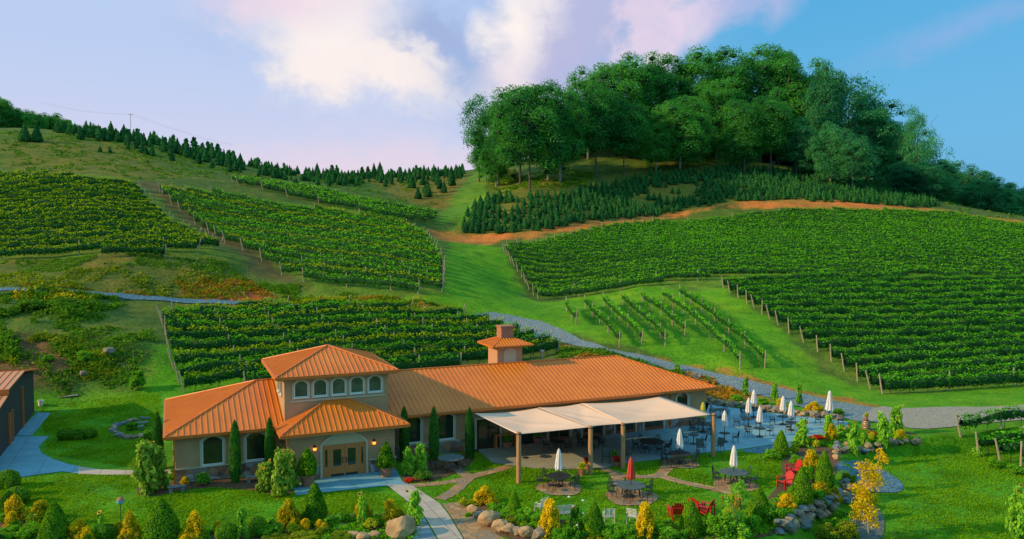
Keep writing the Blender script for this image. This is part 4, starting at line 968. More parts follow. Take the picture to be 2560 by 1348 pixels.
cand = cand[inn]; cand = cand[np.array([random.random() for _ in cand]) < .88]; cand = cand[np.argsort(np.hypot(cand[:,0],cand[:,1]))]
NI = 105
for q in cand[:NI]:
    fir(q[0],q[1],random.uniform(1.7,2.7),'young fir in the planted rows below the hilltop grove','planted young firs below the grove',trunk=False,w=1.15)
def mass(name, items, protos, m, lb, cat):
    """items = (x,y,h,w) ; one mesh"""
    Vs = []; Fs = []; off = 0; mis = []
    data = []
    for me in protos:
        v = np.empty(len(me.vertices)*3, np.float32); me.vertices.foreach_get('co', v); v = v.reshape(-1,3)
        f4 = np.array([list(p.vertices) for p in me.polygons if len(p.vertices) == 4]); mi = np.array([p.material_index for p in me.polygons if len(p.vertices) == 4]); data.append((v,f4,mi))
    for (x,y,h,w) in items:
        v,f,mi = data[random.randrange(len(data))]; a = random.uniform(0,6.28); c,s = math.cos(a),math.sin(a)
        X = (v[:,0]*c-v[:,1]*s)*w+x; Y = (v[:,0]*s+v[:,1]*c)*w+y; Z_ = v[:,2]*h+float(H(x,y))-.05
        Vs.append(np.stack([X,Y,Z_],1)); Fs.append(f+off); mis.append(mi); off += len(v)
    me = npmesh(name, np.concatenate(Vs), np.concatenate(Fs), [m, DARKC], np.concatenate(mis)); o = link(name, me); tag(o, lb, cat, kind='stuff'); return o
if len(cand) > NI: mass('fir_plantation', [(q[0],q[1],h_:=random.uniform(1.6,2.7),h_*1.15) for q in cand[NI:]], [p[0] for p in FP], LM['fir'], 'dense mass of young firs filling the back of the planted field below the grove', 'fir plantation')

sk_ = []
for _ in range(480):
    px = random.uniform(120,1160); sky = np.interp(px,[120,150,330,500,700,850,1000,1160],[306,312,338,380,425,440,438,425]); x,y,z = G(px, sky+random.random()**2*22+1); h_ = random.uniform(1.4,3.0)*(1.2 if px < 600 else 1); sk_.append((x,y,h_,h_*random.uniform(.9,1.2)))
mass('fir_thicket', sk_, [p[0] for p in FP], LM['fir'], 'thick belt of small firs crowding the left and middle skyline', 'fir plantation')

# ---- weeds and long grass on the slopes (nobody could count them)
def weeds(name, polys, n, size, hgt, m, lb, seed=1):
    rng = np.random.default_rng(seed); pts = []
    for P in [GP(p) for p in polys]:
        A = np.array(P); lo, hi = A.min(0), A.max(0); k = int(n/len(polys)*4); q = lo+(hi-lo)*rng.random((k,2)); q = q[sdist(P,q[:,0],q[:,1]) > 0]
        q = q[waves(q[:,0]*1.3+seed*3,q[:,1]*1.3) > -.2]; pts.append(q[:int(n/len(polys))])
    q = np.concatenate(pts); rep = 5; q = np.repeat(q,rep,0)+rng.normal(0,size*.6,(len(q)*rep,2)); z = H(q[:,0],q[:,1])+rng.random(len(q))*hgt*(.6+.5*waves(q[:,0],q[:,1]).clip(-1,1))
    V,Fq = quads(np.stack([q[:,0],q[:,1],z],1), rng.normal(0,.5,(len(q),3))+[0,0,.6], size, .6, rng)
    me = npmesh(name, V, Fq, m); o = link(name, me); tag(o, lb, 'weeds', kind='stuff'); return o
weeds('tall_weeds', [[(0,735),(100,732),(300,745),(310,765),(200,800),(0,830)],[(-60,740),(60,740),(40,900),(-60,900)]], 2600, .35, 1.2, LM['weedd'], 'dark tall weeds on the bank below the gravel track at the left', 1)
weeds('yellow_weeds', [[(30,738),(240,742),(220,768),(40,775)]], 420, .3, 1.3, LM['gold'], 'yellow flowering weeds along the lower edge of the gravel track', 2)
weeds('dry_grass', [[(0,690),(600,695),(700,755),(400,742),(0,722)],[(700,740),(1100,765),(1000,775),(760,765)],[(100,840),(330,870),(300,940),(100,960),(0,900)]], 3000, .3, .5, LM['weed'], 'rough brown and green grass on the cut bank above the gravel track', 3)
weeds('rusty_grass', [[(440,705),(620,700),(690,745),(470,745)],[(760,740),(1060,762),(1000,772)],[(1570,890),(1780,950),(1900,990),(1790,1000),(1600,905)],[(1400,868),(1500,892),(1400,898)]], 1500, .28, .45, LM['weedo'], 'rust coloured dry grass in patches on the banks and above the patio', 4)
weeds('hillside_scrub', [[(0,330),(330,352),(560,420),(700,455),(340,450),(0,430)],[(760,430),(1150,445),(1090,520),(800,470)],[(1220,450),(1500,430),(1450,480),(1240,492)],[(2350,505),(2560,540),(2560,552),(2340,520)]], 3600, .5, .5, LM['weedd'], 'low scrub and long grass on the open upper slopes', 5)
weeds('bank_grass', [[(0,655),(560,655),(620,695),(0,690)],[(580,690),(760,715),(900,740),(700,735)]], 1500, .3, .35, LM['weedd'], 'short green grass along the foot of the hillside vineyards', 6)

weeds('rough_ground_plants', [[(-60,800),(150,780),(330,800),(400,850),(330,960),(150,1000),(110,960),(90,910),(-60,910)],[(1390,870),(1560,895),(1780,955),(1560,905),(1400,900)]], 2600, .3, .6, LM['weedd'], 'dark rough plants on the slope above the barn', 7)
weeds('bed_ground_cover', [[(0,1290),(60,1290),(160,1335),(300,1345),(420,1335),(600,1320),(760,1302),(860,1292),(1000,1292),(1040,1300),(1030,1356),(0,1356)],[(1230,1270),(1330,1300),(1640,1330),(1800,1300),(1900,1280),(1960,1230),(2040,1240),(1940,1320),(1900,1356),(1360,1356)],[(1990,1105),(2120,1080),(2250,1085),(2290,1105),(2090,1125)]], 5200, .16, .35, LM['leaf'], 'low green ground cover filling the planting beds', 8)
weeds('track_edge_grass', [[(0,718),(400,738),(740,757),(740,763),(400,744),(0,723)]], 300, .3, .4, LM['weedo'], 'dry grass along the upper edge of the gravel track', 9)

def lawn_blades(polys, n, seed=3):
    rng = np.random.default_rng(seed); out = []
    for P in [GP(a) for a in polys]:
        A = np.array(P); lo, hi = A.min(0), A.max(0); q = lo+(hi-lo)*rng.random((n,2)); q = q[sdist(P,q[:,0],q[:,1]) > 0]; out.append(q)
    q = np.concatenate(out); w = waves(q[:,0]*2.1,q[:,1]*2.1); q = q[(w > -1.1+rng.random(len(q))*1.6)]
    for pth in PAVED: q = q[sdist(pth,q[:,0],q[:,1]) < -.05]
    V,Fq = quads(np.stack([q[:,0],q[:,1],H(q[:,0],q[:,1])+.02+.04*rng.random(len(q))],1), rng.normal(0,.7,(len(q),3))+[0,0,.5], .11, .4, rng)
    o = link('lawn_grass', npmesh('lawn_grass', V, Fq, LM['grass'])); tag(o, 'short mown grass blades covering the garden lawns', 'grass', kind='stuff')
lawn_blades([[(-80,1190),(430,1185),(730,1215),(1000,1240),(1100,1356),(-80,1356)],[(1000,1200),(1190,1150),(1500,1165),(1980,1120),(1980,1200),(1700,1320),(1340,1290),(1130,1260),(1030,1230)],[(2110,1180),(2300,1100),(2640,1060),(2660,1360),(2200,1360)],[(100,1010),(400,980),(400,1180),(120,1140)]], 70000)

# ================================================================= PATIO FURNITURE
def chair_proto():
    t = thing('patio_chair', 'x', 'chair'); I = M['iron']
    mb = MB(); mb.lathe([(.20,.43),(.235,.44),(.235,.46),(.2,.475)], 14); 
    for k in range(5): mb.box(-.2,.2,-.2+k*.09,-.17+k*.09,.425,.435)
    obj('seat', mb, I, t)
    mb = MB(); hoop = [(.22*math.cos(a)*1.0, -.2-.10*max(0,math.sin(a)), .47+.47*math.sin(a)**.8 if math.sin(a) > 0 else .47) for a in np.linspace(0, math.pi, 13)]
    mb.path(hoop, .017)
    for k in (-.15,-.09,-.03,.03,.09,.15):
        zt = .47+.46*math.sqrt(max(0,1-(k/.22)**2)); mb.tube((k,-.2,.47),(k*1.0,-.2-.10*(zt-.47)/.47,zt),.010,.010,4)
    for z in (.6,.74,.86): w = .22*math.sqrt(max(0,1-((z-.47)/.47)**2)); mb.tube((-w,-.2-.1*(z-.47)/.47,z),(w,-.2-.1*(z-.47)/.47,z),.010,.010,4)
    obj('backrest', mb, I, t)
    for s in (-1,1):
        mb = MB(); mb.path([(s*.23,-.22,.62),(s*.27,-.02,.67),(s*.26,.17,.65),(s*.23,.2,.45)], .017); obj('armrest', mb, I, t)
        mb = MB(); mb.path([(s*.19,.17,.44),(s*.22,.2,.22),(s*.23,.23,0)], .018); obj('leg', mb, I, t)
        mb = MB(); mb.path([(s*.19,-.17,.44),(s*.21,-.2,.22),(s*.22,-.26,0)], .018); obj('leg', mb, I, t)
    return t
def sling_proto():
    t = thing('sling_chair', 'x', 'chair')
    mb = MB(); mb.add([(-.25,-.22,.40),(.25,-.22,.40),(.25,.25,.44),(-.25,.25,.44),(-.25,-.22,.415),(.25,-.22,.415),(.25,.25,.455),(-.25,.25,.455)],[(0,3,2,1),(4,5,6,7),(0,1,5,4),(1,2,6,5),(2,3,7,6),(3,0,4,7)]); obj('seat', mb, M['sling'], t)
    mb = MB(); mb.add([(-.25,-.225,.43),(.25,-.225,.43),(.25,-.40,1.0),(-.25,-.40,1.0),(-.25,-.24,.43),(.25,-.24,.43),(.25,-.415,1.0),(-.25,-.415,1.0)],[(0,3,2,1)[::-1],(4,5,6,7)[::-1],(0,1,5,4),(1,2,6,5),(2,3,7,6),(3,0,4,7)]); obj('backrest', mb, M['sling'], t)
    for s in (-1,1):
        mb = MB(); mb.path([(s*.27,-.42,1.02),(s*.27,-.22,.42),(s*.27,.27,.45),(s*.27,.27,0)], .02); mb.tube((s*.27,-.22,.42),(s*.27,-.34,0),.02); obj('side_frame', mb, M['iron'], t)
        mb = MB(); mb.path([(s*.29,-.27,.64),(s*.30,.22,.64),(s*.28,.27,.45)], .022); obj('armrest', mb, M['iron'], t)
    return t
def adirondack_proto():
    t = thing('adirondack_chair', 'x', 'chair'); I = M['red']
    mb = MB()
    for k in range(5): y = -.22+k*.12; z = .26+.03*k; mb.box(-.27,.27,y,y+.105,z,z+.025)
    obj('seat', mb, I, t)
    mb = MB()
    for k in range(5):
        x = -.24+k*.12-.052; top = .98-.05*abs(k-2)**1.6; i0 = len(mb.v); mb.box(x,x+.105,0,.025,0,top-.22)
        mb.xform(lambda a,b,c: (a*(1+.18*c), -.22+b-.38*c, .24+c*.93), i0)
    mb.box(-.3,.3,-.50,-.475,.62,.69); obj('backrest', mb, I, t)
    for s in (-1,1):
        mb = MB(); mb.box(s*.34-.06,s*.34+.06,-.38,.36,.55,.58); obj('armrest', mb, I, t)
        mb = MB(); mb.box(s*.31-.02,s*.31+.02,.24,.33,0,.55); obj('leg', mb, I, t)
        mb = MB(); mb.add([(s*.28-.015,-.55,0),(s*.28+.015,-.55,0),(s*.28+.015,.3,.36),(s*.28-.015,.3,.36),(s*.28-.015,-.45,0),(s*.28+.015,-.45,0),(s*.28+.015,.3,.26),(s*.28-.015,.3,.26)],[(0,1,2,3),(4,7,6,5),(0,3,7,4),(1,5,6,2),(2,6,7,3),(0,4,5,1)]); mb.box(s*.28-.02,s*.28+.02,-.46,-.40,.0,.62); obj('leg', mb, I, t)
    return t
def wicker_proto(name, wide, cat):
    t = thing(name, 'x', cat); I = M['whitemetal']; w = wide/2
    mb = MB()
    for k in range(6): mb.box(-w,w,-.22+k*.085,-.18+k*.085,.42,.44)
    obj('seat', mb, I, t)
    mb = MB()
    for k in range(6): z = .5+k*.085; mb.box(-w,w,-.26-.15*(z-.45),-.235-.15*(z-.45),z,z+.045)
    for s in (-1,0,1): mb.tube((s*w,-.24,.42),(s*w,-.34,1.0),.02)
    obj('backrest', mb, I, t)
    for s in (-1,1):
        mb = MB(); mb.path([(s*w,-.26,.66),(s*w,.2,.66),(s*w,.24,.43)], .022); obj('armrest', mb, I, t)
        for y in (-.22,.24): mb = MB(); mb.tube((s*w,y,.43),(s*w*1.03,y*1.15,0),.022); obj('leg', mb, I, t)
    return t
USED = {}
def place(proto, x, y, rz, label, group=None, z=None, s=1):
    o = proto if not USED.get(proto.name) else copy_tree(proto)
    USED[proto.name] = 1; o.location = (x,y,float(H(x,y))+.03 if z is None else z); o.rotation_euler = (0,0,rz); o.scale = (s,s,s); o['label'] = label
    if group: o['group'] = group
    elif 'group' in o: del o['group']
    return o
CH, SL, AD, WC, WB = chair_proto(), sling_proto(), adirondack_proto(), wicker_proto('lattice_chair',.6,'chair'), wicker_proto('lattice_bench',1.35,'bench')
PROT = {'c': CH, 's': SL}
DIRS = ['right','back right','back','back left','left','front left','front','front right']
def table(x, y, r, style, label, zt=.72):
    t = thing('patio_table', label, 'table', (x,y,float(H(x,y))+.03), .2)
    if style in ('mesh','bistro'):
        mb = MB(); mb.lathe([(r-.03,zt-.03),(r,zt-.02),(r,zt+.005),(r-.05,zt+.012)], 26); obj('tabletop', mb, M['iron'], t)
        if style == 'mesh':
            for k in range(4): a = k*math.pi/2+.78; mb = MB(); mb.path([(math.cos(a)*r*.5,math.sin(a)*r*.5,zt-.03),(math.cos(a)*r*.35,math.sin(a)*r*.35,.35),(math.cos(a)*r*.65,math.sin(a)*r*.65,0)], .025); obj('leg', mb, M['iron'], t)
        else:
            mb = MB(); mb.lathe([(.26,0),(.25,.03),(.05,.07),(.035,.1),(.035,zt-.06),(.12,zt-.03)], 14); obj('pedestal', mb, M['iron'], t)
    else:
        mb = MB(); n = 11
        for k in range(n):
            y0 = -r+2*r*k/n; yc = y0+r/n; w = r*math.sqrt(max(.05,1-(yc/r)**2)) if style == 'slat' else min(r, r*1.4-abs(yc)); mb.box(-w,w,y0+.012,y0+2*r/n-.012,zt,zt+.03)
        mb.box(-.05,.05,-r*.9,r*.9,zt-.05,zt-.003); obj('tabletop', mb, M['slat'], t)
        for k in range(4): a = k*math.pi/2+.78; mb = MB(); mb.tube((math.cos(a)*r*.6,math.sin(a)*r*.6,zt-.003),(math.cos(a)*r*.7,math.sin(a)*r*.7,0),.045); obj('leg', mb, M['iron'], t)
    return t
def umbrella(x, y, label, m='umb', pole=2.45, top=2.5, low=1.05, wid=.24, z=None, base=True, rz=0):
    z = float(H(x,y))+.035 if z is None else z; t = thing('umbrella', label, 'umbrella', (x,y,z), rz, 'closed patio umbrellas')
    mb = MB(); mb.lathe([(.025,0),(.025,pole-.03)], 8); obj('pole', mb, M['iron'], t)
    mb = MB(); n = 32; vs = []; prof = [(1.0,low),(1.03,low+.12),(.9,low+.45),(.66,low+.95),(.42,top-.18),(.2,top-.03),(.03,top)]
    for j,(rr,zz) in enumerate(prof):
        for k in range(n):
            a = 2*math.pi*k/n; f = 1-.20*(1 if k % 4 < 2 else -.6)*(1-j/6.5)*(.8+.4*math.sin(k*1.9)); vs.append((wid*rr*f*math.cos(a+j*.05), wid*rr*f*math.sin(a+j*.05), zz+(.05*math.sin(k*.9) if j == 0 else 0)))
    mb.add(vs, [(j*n+k,j*n+(k+1)%n,(j+1)*n+(k+1)%n,(j+1)*n+k) for j in range(6) for k in range(n)]+[tuple(range(6*n,7*n))]); o = obj('canopy', mb, M[m], t)
    mb = MB(); mb.lathe([(.02,top-.01),(.035,top+.03),(.01,top+.09)], 8); obj('finial', mb, M['iron'], t)
    if base: mb = MB(); mb.lathe([(.28,0),(.27,.05),(.06,.09),(.035,.3)], 16); obj('base', mb, M['iron'], t)
    return t
# (px, py of the foot, radius, style, chairs [(angle deg, distance)], umbrella, short name)
TB = [
 (1397,1218,.82,'mesh',[(20,1.2),(70,1.15),(125,1.2),(190,1.25),(235,1.2),(320,1.2)],'round lawn table nearest the left post',('umb','white umbrella closed over the round lawn table nearest the left post')),
 (1577,1244,.92,'slat',[(25,1.3),(90,1.2),(150,1.3),(200,1.3),(250,1.25),(310,1.3)],'slatted lawn table under the red umbrella',('umbred','red umbrella closed over the slatted lawn table')),
 (1834,1209,.9,'oct',[(30,1.25),(150,1.25),(205,1.3),(250,1.25),(290,1.25),(330,1.3)],'grey eight-sided table on the right lawn',('umb','white umbrella closed over the grey eight-sided lawn table')),
 (1699,1160,.85,'mesh',[(15,1.2),(75,1.1),(130,1.15),(195,1.2),(250,1.2),(310,1.2)],'round table at the patio edge beside the lawn',('umb','white umbrella closed over the round table left of the right sail post')),
 (1630,1128,.95,'mesh',[(10,1.25),(65,1.2),(115,1.2),(170,1.25),(230,1.2),(280,1.2),(330,1.2)],'large round table under the right sail half',None),
 (1734,1111,.42,'bistro',[(150,.75),(330,.8)],'small bistro table left of the right post',None),
 (1811,1107,.45,'bistro',[(165,.85),(350,.85)],'bistro table just right of the right post',('umb','pale umbrella closed over the bistro table right of the right sail post')),
 (1899,1094,.5,'bistro',[(190,.95),(10,.95)],'bistro table nearest the open patio front',('umb','pale umbrella closed nearest the front middle of the open patio')),
 (1871,1069,.5,'bistro',[(180,1.0),(100,.8),(330,.9)],'table in the middle of the open patio',('umb','bluish white umbrella closed in the middle of the open patio')),
 (1884,1045,.5,'bistro',[(0,.9),(180,.9)],'back patio table by the stone border',('umb','white umbrella closed furthest back beside the stone border')),
 (1957,1063,.5,'bistro',[(180,.9),(10,.9)],'table at the back right of the patio',('umb','pale umbrella closed at the back right, in front of the yellow shrub')),
 (1977,1077,.5,'bistro',[(240,.8),(20,.8)],'table behind the leafy plant on the open patio',('umb','pale umbrella closed behind the tall leafy plant')),
 (2073,1063,.6,'mesh',[(175,.95),(0,.95)],'table at the far right patio end',('umb','large pale umbrella closed at the far right end of the patio')),
 (1800,1045,.55,'bistro',[(120,.8),(60,.9),(200,.9),(300,.8)],'table by the right corner of the building',None),
 (1757,1082,.7,'mesh',[(30,.95),(90,.9),(150,.95),(210,.95),(290,.9)],'table behind the right sail post',('umbyel','yellow umbrella closed by the right corner of the building')),
 (1395,1128,.6,'mesh',[(20,.9),(100,.9),(180,.9),(250,.9),(320,.9)],'shaded table behind the white umbrella',None),
 (1477,1118,.65,'mesh',[(30,.9),(90,.9),(150,.9),(210,.9),(270,.9),(330,.9)],'shaded table behind the second sail post',None),
 (1313,1147,.45,'bistro',[],'bare bistro table right of the left sail post',None),
 (1240,1100,.4,'bistro',[(180,.6)],'high table in deep shade, left sail end',None),
]
random.seed(5)
for (px,py,r,st,chs,nm,um) in TB:
    x, y, _ = G(px,py); big = st in ('mesh','slat','oct') and r > .7
    lb = ('dark metal ' if 'grey' not in nm and 'dark' not in nm else '')+nm; table(x,y,r,st,lb)
    if um: 
        dx = 0 if st != 'bistro' or r < .5 else 0
        umbrella(x,y,um[1],um[0],z=float(H(x,y))+.045,top=3.0 if 'far right' in um[1] else 2.55, pole=3.0 if 'far right' in um[1] else 2.5, low=1.25 if not big else 1.15, wid=.33 if 'far right' in um[1] else .25, base=True)
    cnt_ = {}
    for (a,d) in chs:
        a = a+random.uniform(-8,8); q = R(a); cx_, cy_ = x+math.cos(q)*d, y+math.sin(q)*d; dn_ = DIRS[int(((a % 360)+22.5)//45) % 8]
        if dn_ in cnt_: dn_ = 'far '+dn_
        cnt_[dn_] = 1
        place(CH, cx_, cy_, q+math.pi/2+random.uniform(-.25,.25), 'black iron chair, %s of the %s' % (dn_, nm), 'black iron chairs around the tables')
for (px,py,rz,lb) in ((1515,1158,math.pi*.95,'dark sling chair standing alone on the patio between two red flower pots'),(1566,1152,-1.2,'dark sling chair half hidden behind the third sail post'),(1752,1134,math.pi*1.0,'dark sling chair just left of the right sail post'),(1797,1130,math.pi*.75,'dark sling chair just right of the right sail post')):
    x,y,_ = G(px,py); place(SL,x,y,rz,lb,'dark sling chairs at the patio edge')
for (px,py,rz,lb) in ((1688,1297,0.1,'leftmost red adirondack chair, seen from behind'),(1762,1290,.9,'red adirondack chair turned sideways, right of a cone shrub'),(1742,1284,-.7,'red adirondack chair partly hidden by the cone shrub on the lawn edge'),(1826,1272,1.9,'red adirondack chair behind the golden shrub and young tree'),(1962,1220,2.0,'nearer of two red chairs beside the cone shrub on the right'),(1982,1190,1.7,'further of two red chairs beside the golden shrub on the right')):
    x,y,_ = G(px,py); place(AD,x,y,rz,lb,'red adirondack chairs',s=1.12)
for (P_,px,py,rz,lb) in ((WB,1405,1302,.25,'white lattice bench behind the golden shrub'),(WC,1352,1285,.9,'white lattice chair left of the golden shrub'),(WC,1522,1312,.05,'white lattice chair right of the tall cone shrub'),(WC,1583,1312,-.5,'white lattice chair left of the right golden shrub')):
    x,y,_ = G(px,py); place(P_,x,y,rz,lb)
# round slatted table in the shade by the wall, stone benches
x,y,_ = G(1127,1172); t = table(x,y,.95,'slat','round grey slatted table in the shade by the window wall',.75)
for k,(a,dn_) in enumerate(((200,'left'),(330,'right'),(90,'back'),(265,'front'))): q = R(a); place(CH,x+math.cos(q)*1.3,y+math.sin(q)*1.3,q+math.pi/2,'black iron chair at the %s of the slatted table by the wall' % dn_,'black iron chairs around the tables')
def stone_bench(px,py,rz,lb):
    x,y,z = G(px,py); t = thing('stone_bench',lb,'bench',(x,y,z),rz)
    mb = MB(); mb.box(-.55,.55,-.18,.18,.38,.46); obj('seat',mb,M['stoneblue'],t,bevel=.02)
    for s in (-1,1): mb = MB(); mb.prism([(s*.36-.11,-.13),(s*.36+.11,-.13),(s*.36+.08,.13),(s*.36-.08,.13)],0,.378); obj('leg',mb,M['stoneblue'],t)
stone_bench(442,1233,TH,'carved grey stone bench in front of the left corner of the building'); stone_bench(636,1208,TH,'grey stone bench against the wall left of the sunflowers')
# bar counter, barrel, bucket, boxes
x,y,_ = G(1262,1120); t = thing('bar_counter','honey wooden bar counter in the shade at the left end of the sail','counter',(x,y,.03),TH)
mb = MB(); mb.box(-.9,.9,-.3,.3,1.0,1.06); obj('counter_top',mb,M['oak'],t)
for s in (-.8,.8): mb = MB(); mb.box(s-.06,s+.06,-.25,.25,0,.998); obj('leg',mb,M['oak'],t)
x,y,_ = G(2165,1078); t = thing('wine_barrel','wooden barrel with metal hoops carrying a pot on the patio edge','barrel',(x,y,0))
mb = MB(); mb.lathe([(.27,0),(.33,.25),(.355,.45),(.33,.66),(.27,.9),(.26,.9),(.26,.86)],20); obj('barrel_body',mb,M['barrel'],t,smooth=False)
for z,r in ((.08,.298),(.28,.343),(.60,.347),(.8,.302)): mb = MB(); mb.lathe([(r,z),(r+.008,z+.03),(r,z+.06)],20); obj('hoop',mb,M['hoop'],t)
x,y,z = G(102,1016); t = thing('bucket','white plastic bucket beside the far corner of the barn','bucket',(x,y,z)); mb = MB(); mb.lathe([(.2,0),(.26,.5),(.27,.5),(.27,.53),(.24,.53),(.22,.1)],14); obj('bucket_body',mb,M['umb'],t)
mb = MB(); mb.path([(-.26,0,.5),(-.15,0,.62),(.15,0,.62),(.26,0,.5)],.012); obj('handle',mb,M['hoop'],t)
x,y,z = G(303,1338); t = thing('bird_feeder','small blue bird feeder with an orange roof on a thin pole','bird feeder',(x,y,0)); hh = 1.75
mb = MB(); mb.tube((0,0,0),(0,0,hh),.02); obj('pole',mb,M['iron'],t); mb = MB(); mb.lathe([(.12,hh),(.2,hh+.06),(.2,hh+.2),(.12,hh+.22)],12); obj('feeder_bowl',mb,M['skyblue'],t); mb = MB(); mb.lathe([(.22,hh+.225),(.12,hh+.34),(.02,hh+.38)],12); obj('feeder_roof',mb,M['terra'],t)
x,y,z = G(358,1232); t = thing('garden_sign','small white sign block on a grey stone beside the tall sunflowers','sign',(x,y,z),.1)
mb = MB(); mb.box(-.2,.2,-.12,.12,0,.32); obj('stone_plinth',mb,M['stoneblue'],t,bevel=.03); mb = MB(); mb.box(-.22,.22,-.1,.06,.323,.6); obj('sign_block',mb,M['umb'],t,bevel=.02)
# boxes in the planting ring near the barn
for (px,py,w,lb) in ((355,1066,1.0,'pale blue low garden table inside the stone ring'),(352,1076,.5,'small pale step block below the garden table in the stone ring')):
    x,y,z = G(px,py); t = thing('garden_table',lb,'table',(x,y,z),TH); mb = MB(); mb.box(-w/2,w/2,-.25,.25,.3,.36); obj('tabletop',mb,M['stoneblue'],t)
    for s in (-1,1): mb = MB(); mb.box(s*w*.4-.05,s*w*.4+.05,-.2,.2,0,.298); obj('leg',mb,M['stoneblue'],t)
# utility pole
x,y,z = G(327,330); D_ = y; d = ray(327,283); ht = H0+d[2]/d[1]*y-z; t = thing('utility_pole','thin utility pole with crossarm on the left skyline','pole',(x,y,z-.2))
mb = MB(); mb.tube((0,0,0),(0,0,ht+.2),.16,.11,8); obj('pole_shaft',mb,M['vpost'],t); mb = MB(); mb.box(-1.3,1.3,-.08,.08,ht-.6,ht-.45); obj('crossarm',mb,M['vpost'],t)
for s in (-1.2,.0,1.2):
    mb = MB(); mb.lathe([(.05,ht-.45),(.08,ht-.3),(.03,ht-.2)],6,(s,0)); obj('insulator',mb,M['white'],t)
for s in (-1.2,1.2):
    mb = MB(); P_ = [(s-60*q+0*q, 30*q, ht-.25+10.5*q-7*q*(1-q)) for q in np.linspace(0,1,14)]; mb.path(P_,.022,3); P_ = [(s+30*q, 60*q, ht-.25-9*q-4*q*(1-q)) for q in np.linspace(0,1,12)]; mb.path(P_,.022,3); obj('wire',mb,M['iron'],t)

# ================================================================= ROCKS
ROCKS = []
def rock_protos():
    import bmesh
    for k in range(7):
        rng = np.random.default_rng(300+k); bm = bmesh.new(); bmesh.ops.create_icosphere(bm, subdivisions=3, radius=.5)
        pl = rng.normal(0,1,(14,3)); pl /= np.linalg.norm(pl,axis=1,keepdims=True); dd = rng.uniform(.30,.45,14); f1 = rng.uniform(5,9,3)
        for v_ in bm.verts:
            p = np.array(v_.co[:])
            for n_2, d_ in zip(pl,dd):
                e = p@n_2-d_
                if e > 0: p = p-n_2*e*.85
            w_ = math.sin(p[0]*f1[0]+k)*math.sin(p[1]*f1[1])*math.sin(p[2]*f1[2]+1); v_.co = p*(1+.10*w_+.03*rng.normal())
        me = bpy.data.meshes.new('rock'); bm.to_mesh(me); bm.free(); me.materials.append(M['stone']); row = [me]
        for mm in ('stoneblue','stonetan'): m2 = me.copy(); m2.materials[0] = M[mm]; row.append(m2)
        ROCKS.append(row)
rock_protos()
def rock(px, py, w, label, tone=0, flat=.6, lift=0, group=None, deep=1.0, name='rock', xyz=None):
    x,y,z = xyz or G(px,py); o = link(name, random.choice(ROCKS)[tone]); h = w*flat
    o.location = (x,y,z+h*.32+lift); o.scale = (w,w*deep*random.uniform(.75,1.0),h); o.rotation_euler = (random.uniform(-.15,.15),random.uniform(-.15,.15),random.uniform(0,6.28) if deep == 1 else random.uniform(-.4,.4))
    return tag(o,label,'rock',group)
random.seed(21)
TN = ['brown','blue grey','tan']; SZ = lambda w: 'small' if w < .5 else 'medium' if w < .8 else 'large'
def wall_line(P, n, wr, courses, where, group, dz=.28, tones=(0,0,0,1,2), jit=.25):
    W_ = [G(*p) for p in P]; A = np.array([w[:2] for w in W_]); seg = np.hypot(*(A[1:]-A[:-1]).T); cum = np.concatenate([[0],np.cumsum(seg)])
    for c in range(courses):
        for k in range(n):
            s = cum[-1]*(k+.5+random.uniform(-.25,.25))/n; x = float(np.interp(s,cum,A[:,0]))+random.uniform(-jit,jit); y = float(np.interp(s,cum,A[:,1]))+random.uniform(-jit,jit)
            w = random.uniform(*wr)*(1-.12*c); tn = random.choice(tones); rock(0,0,w,'%s %s boulder %s' % (SZ(w),TN[tn],where),tn,random.uniform(.5,.75),c*dz,group,xyz=(x,y,float(H(x,y))))
for (px,py,w,tn,lb) in ((1183,1285,.95,2,'tan boulder at the upper left end of the path edge'),(1196,1296,.7,0,'brown boulder second from the upper end of the path edge'),(1222,1314,1.6,2,'largest tan boulder of the path edge with a squared face'),(1250,1326,1.15,2,'broad tan boulder right of the largest path edge boulder'),(1272,1335,1.0,2,'tan boulder in the middle of the path edge line'),(1293,1338,.8,0,'small grey brown boulder near the lower end of the path edge'),(1315,1346,1.1,2,'flat tan boulder at the lower end of the path edge'),(1348,1349,1.2,0,'brown boulder at the very bottom of the path edge'),(1205,1288,.5,1,'small bluish stone behind the path edge boulders')):
    rock(px,py,w,lb,tn,.7)
rock(1000,1340,1.75,'huge speckled boulder with an orange left side beside the front walk',2,.85); o = rock(845,1322,1.7,'flat pale stone slab lying in the front bed',2,.16)
rock(884,1348,.8,'rounded pale boulder right of the flat slab',2,.7); rock(908,1350,.9,'tan boulder between the slab and the huge boulder',2,.6); rock(938,1349,.8,'pale rounded boulder touching the huge boulder',2,.7)
wall_line([(2104,1206),(2122,1235),(2112,1262),(2075,1275),(2045,1290),(2005,1308),(1970,1325),(1945,1342)],15,(.7,1.15),3,'in the curved retaining wall at the lower right','boulders of the curved retaining wall')
wall_line([(2085,1150),(2100,1120),(2130,1128),(2180,1122),(2230,1112),(2300,1112)],13,(.6,1.0),2,'in the stone edge above the blue gravel','boulders of the edge above the blue gravel')
wall_line([(1768,1010),(1830,1019),(1890,1026),(1950,1034),(2010,1043),(2070,1048),(2110,1052)],20,(.7,1.2),2,'in the stone border at the back of the open patio','stones of the border behind the open patio',.22,(0,0,2))
wall_line([(300,1090),(282,1080),(288,1070),(310,1062),(345,1050),(378,1050)],12,(.5,.8),1,'in the ring around the small garden near the barn','stones of the garden ring',.2,(0,1,2),.08)
wall_line([(290,1092),(320,1098),(350,1096),(375,1092)],7,(.5,.8),1,'along the front of the small garden ring near the barn','stones of the garden ring front',.2,(0,1,2),.08)
rock(270,888,1.5,'dark grey boulder on the hillside left of the vineyard',0,.6); rock(208,945,.8,'upright pale stone in the weeds above the barn',0,1.1)
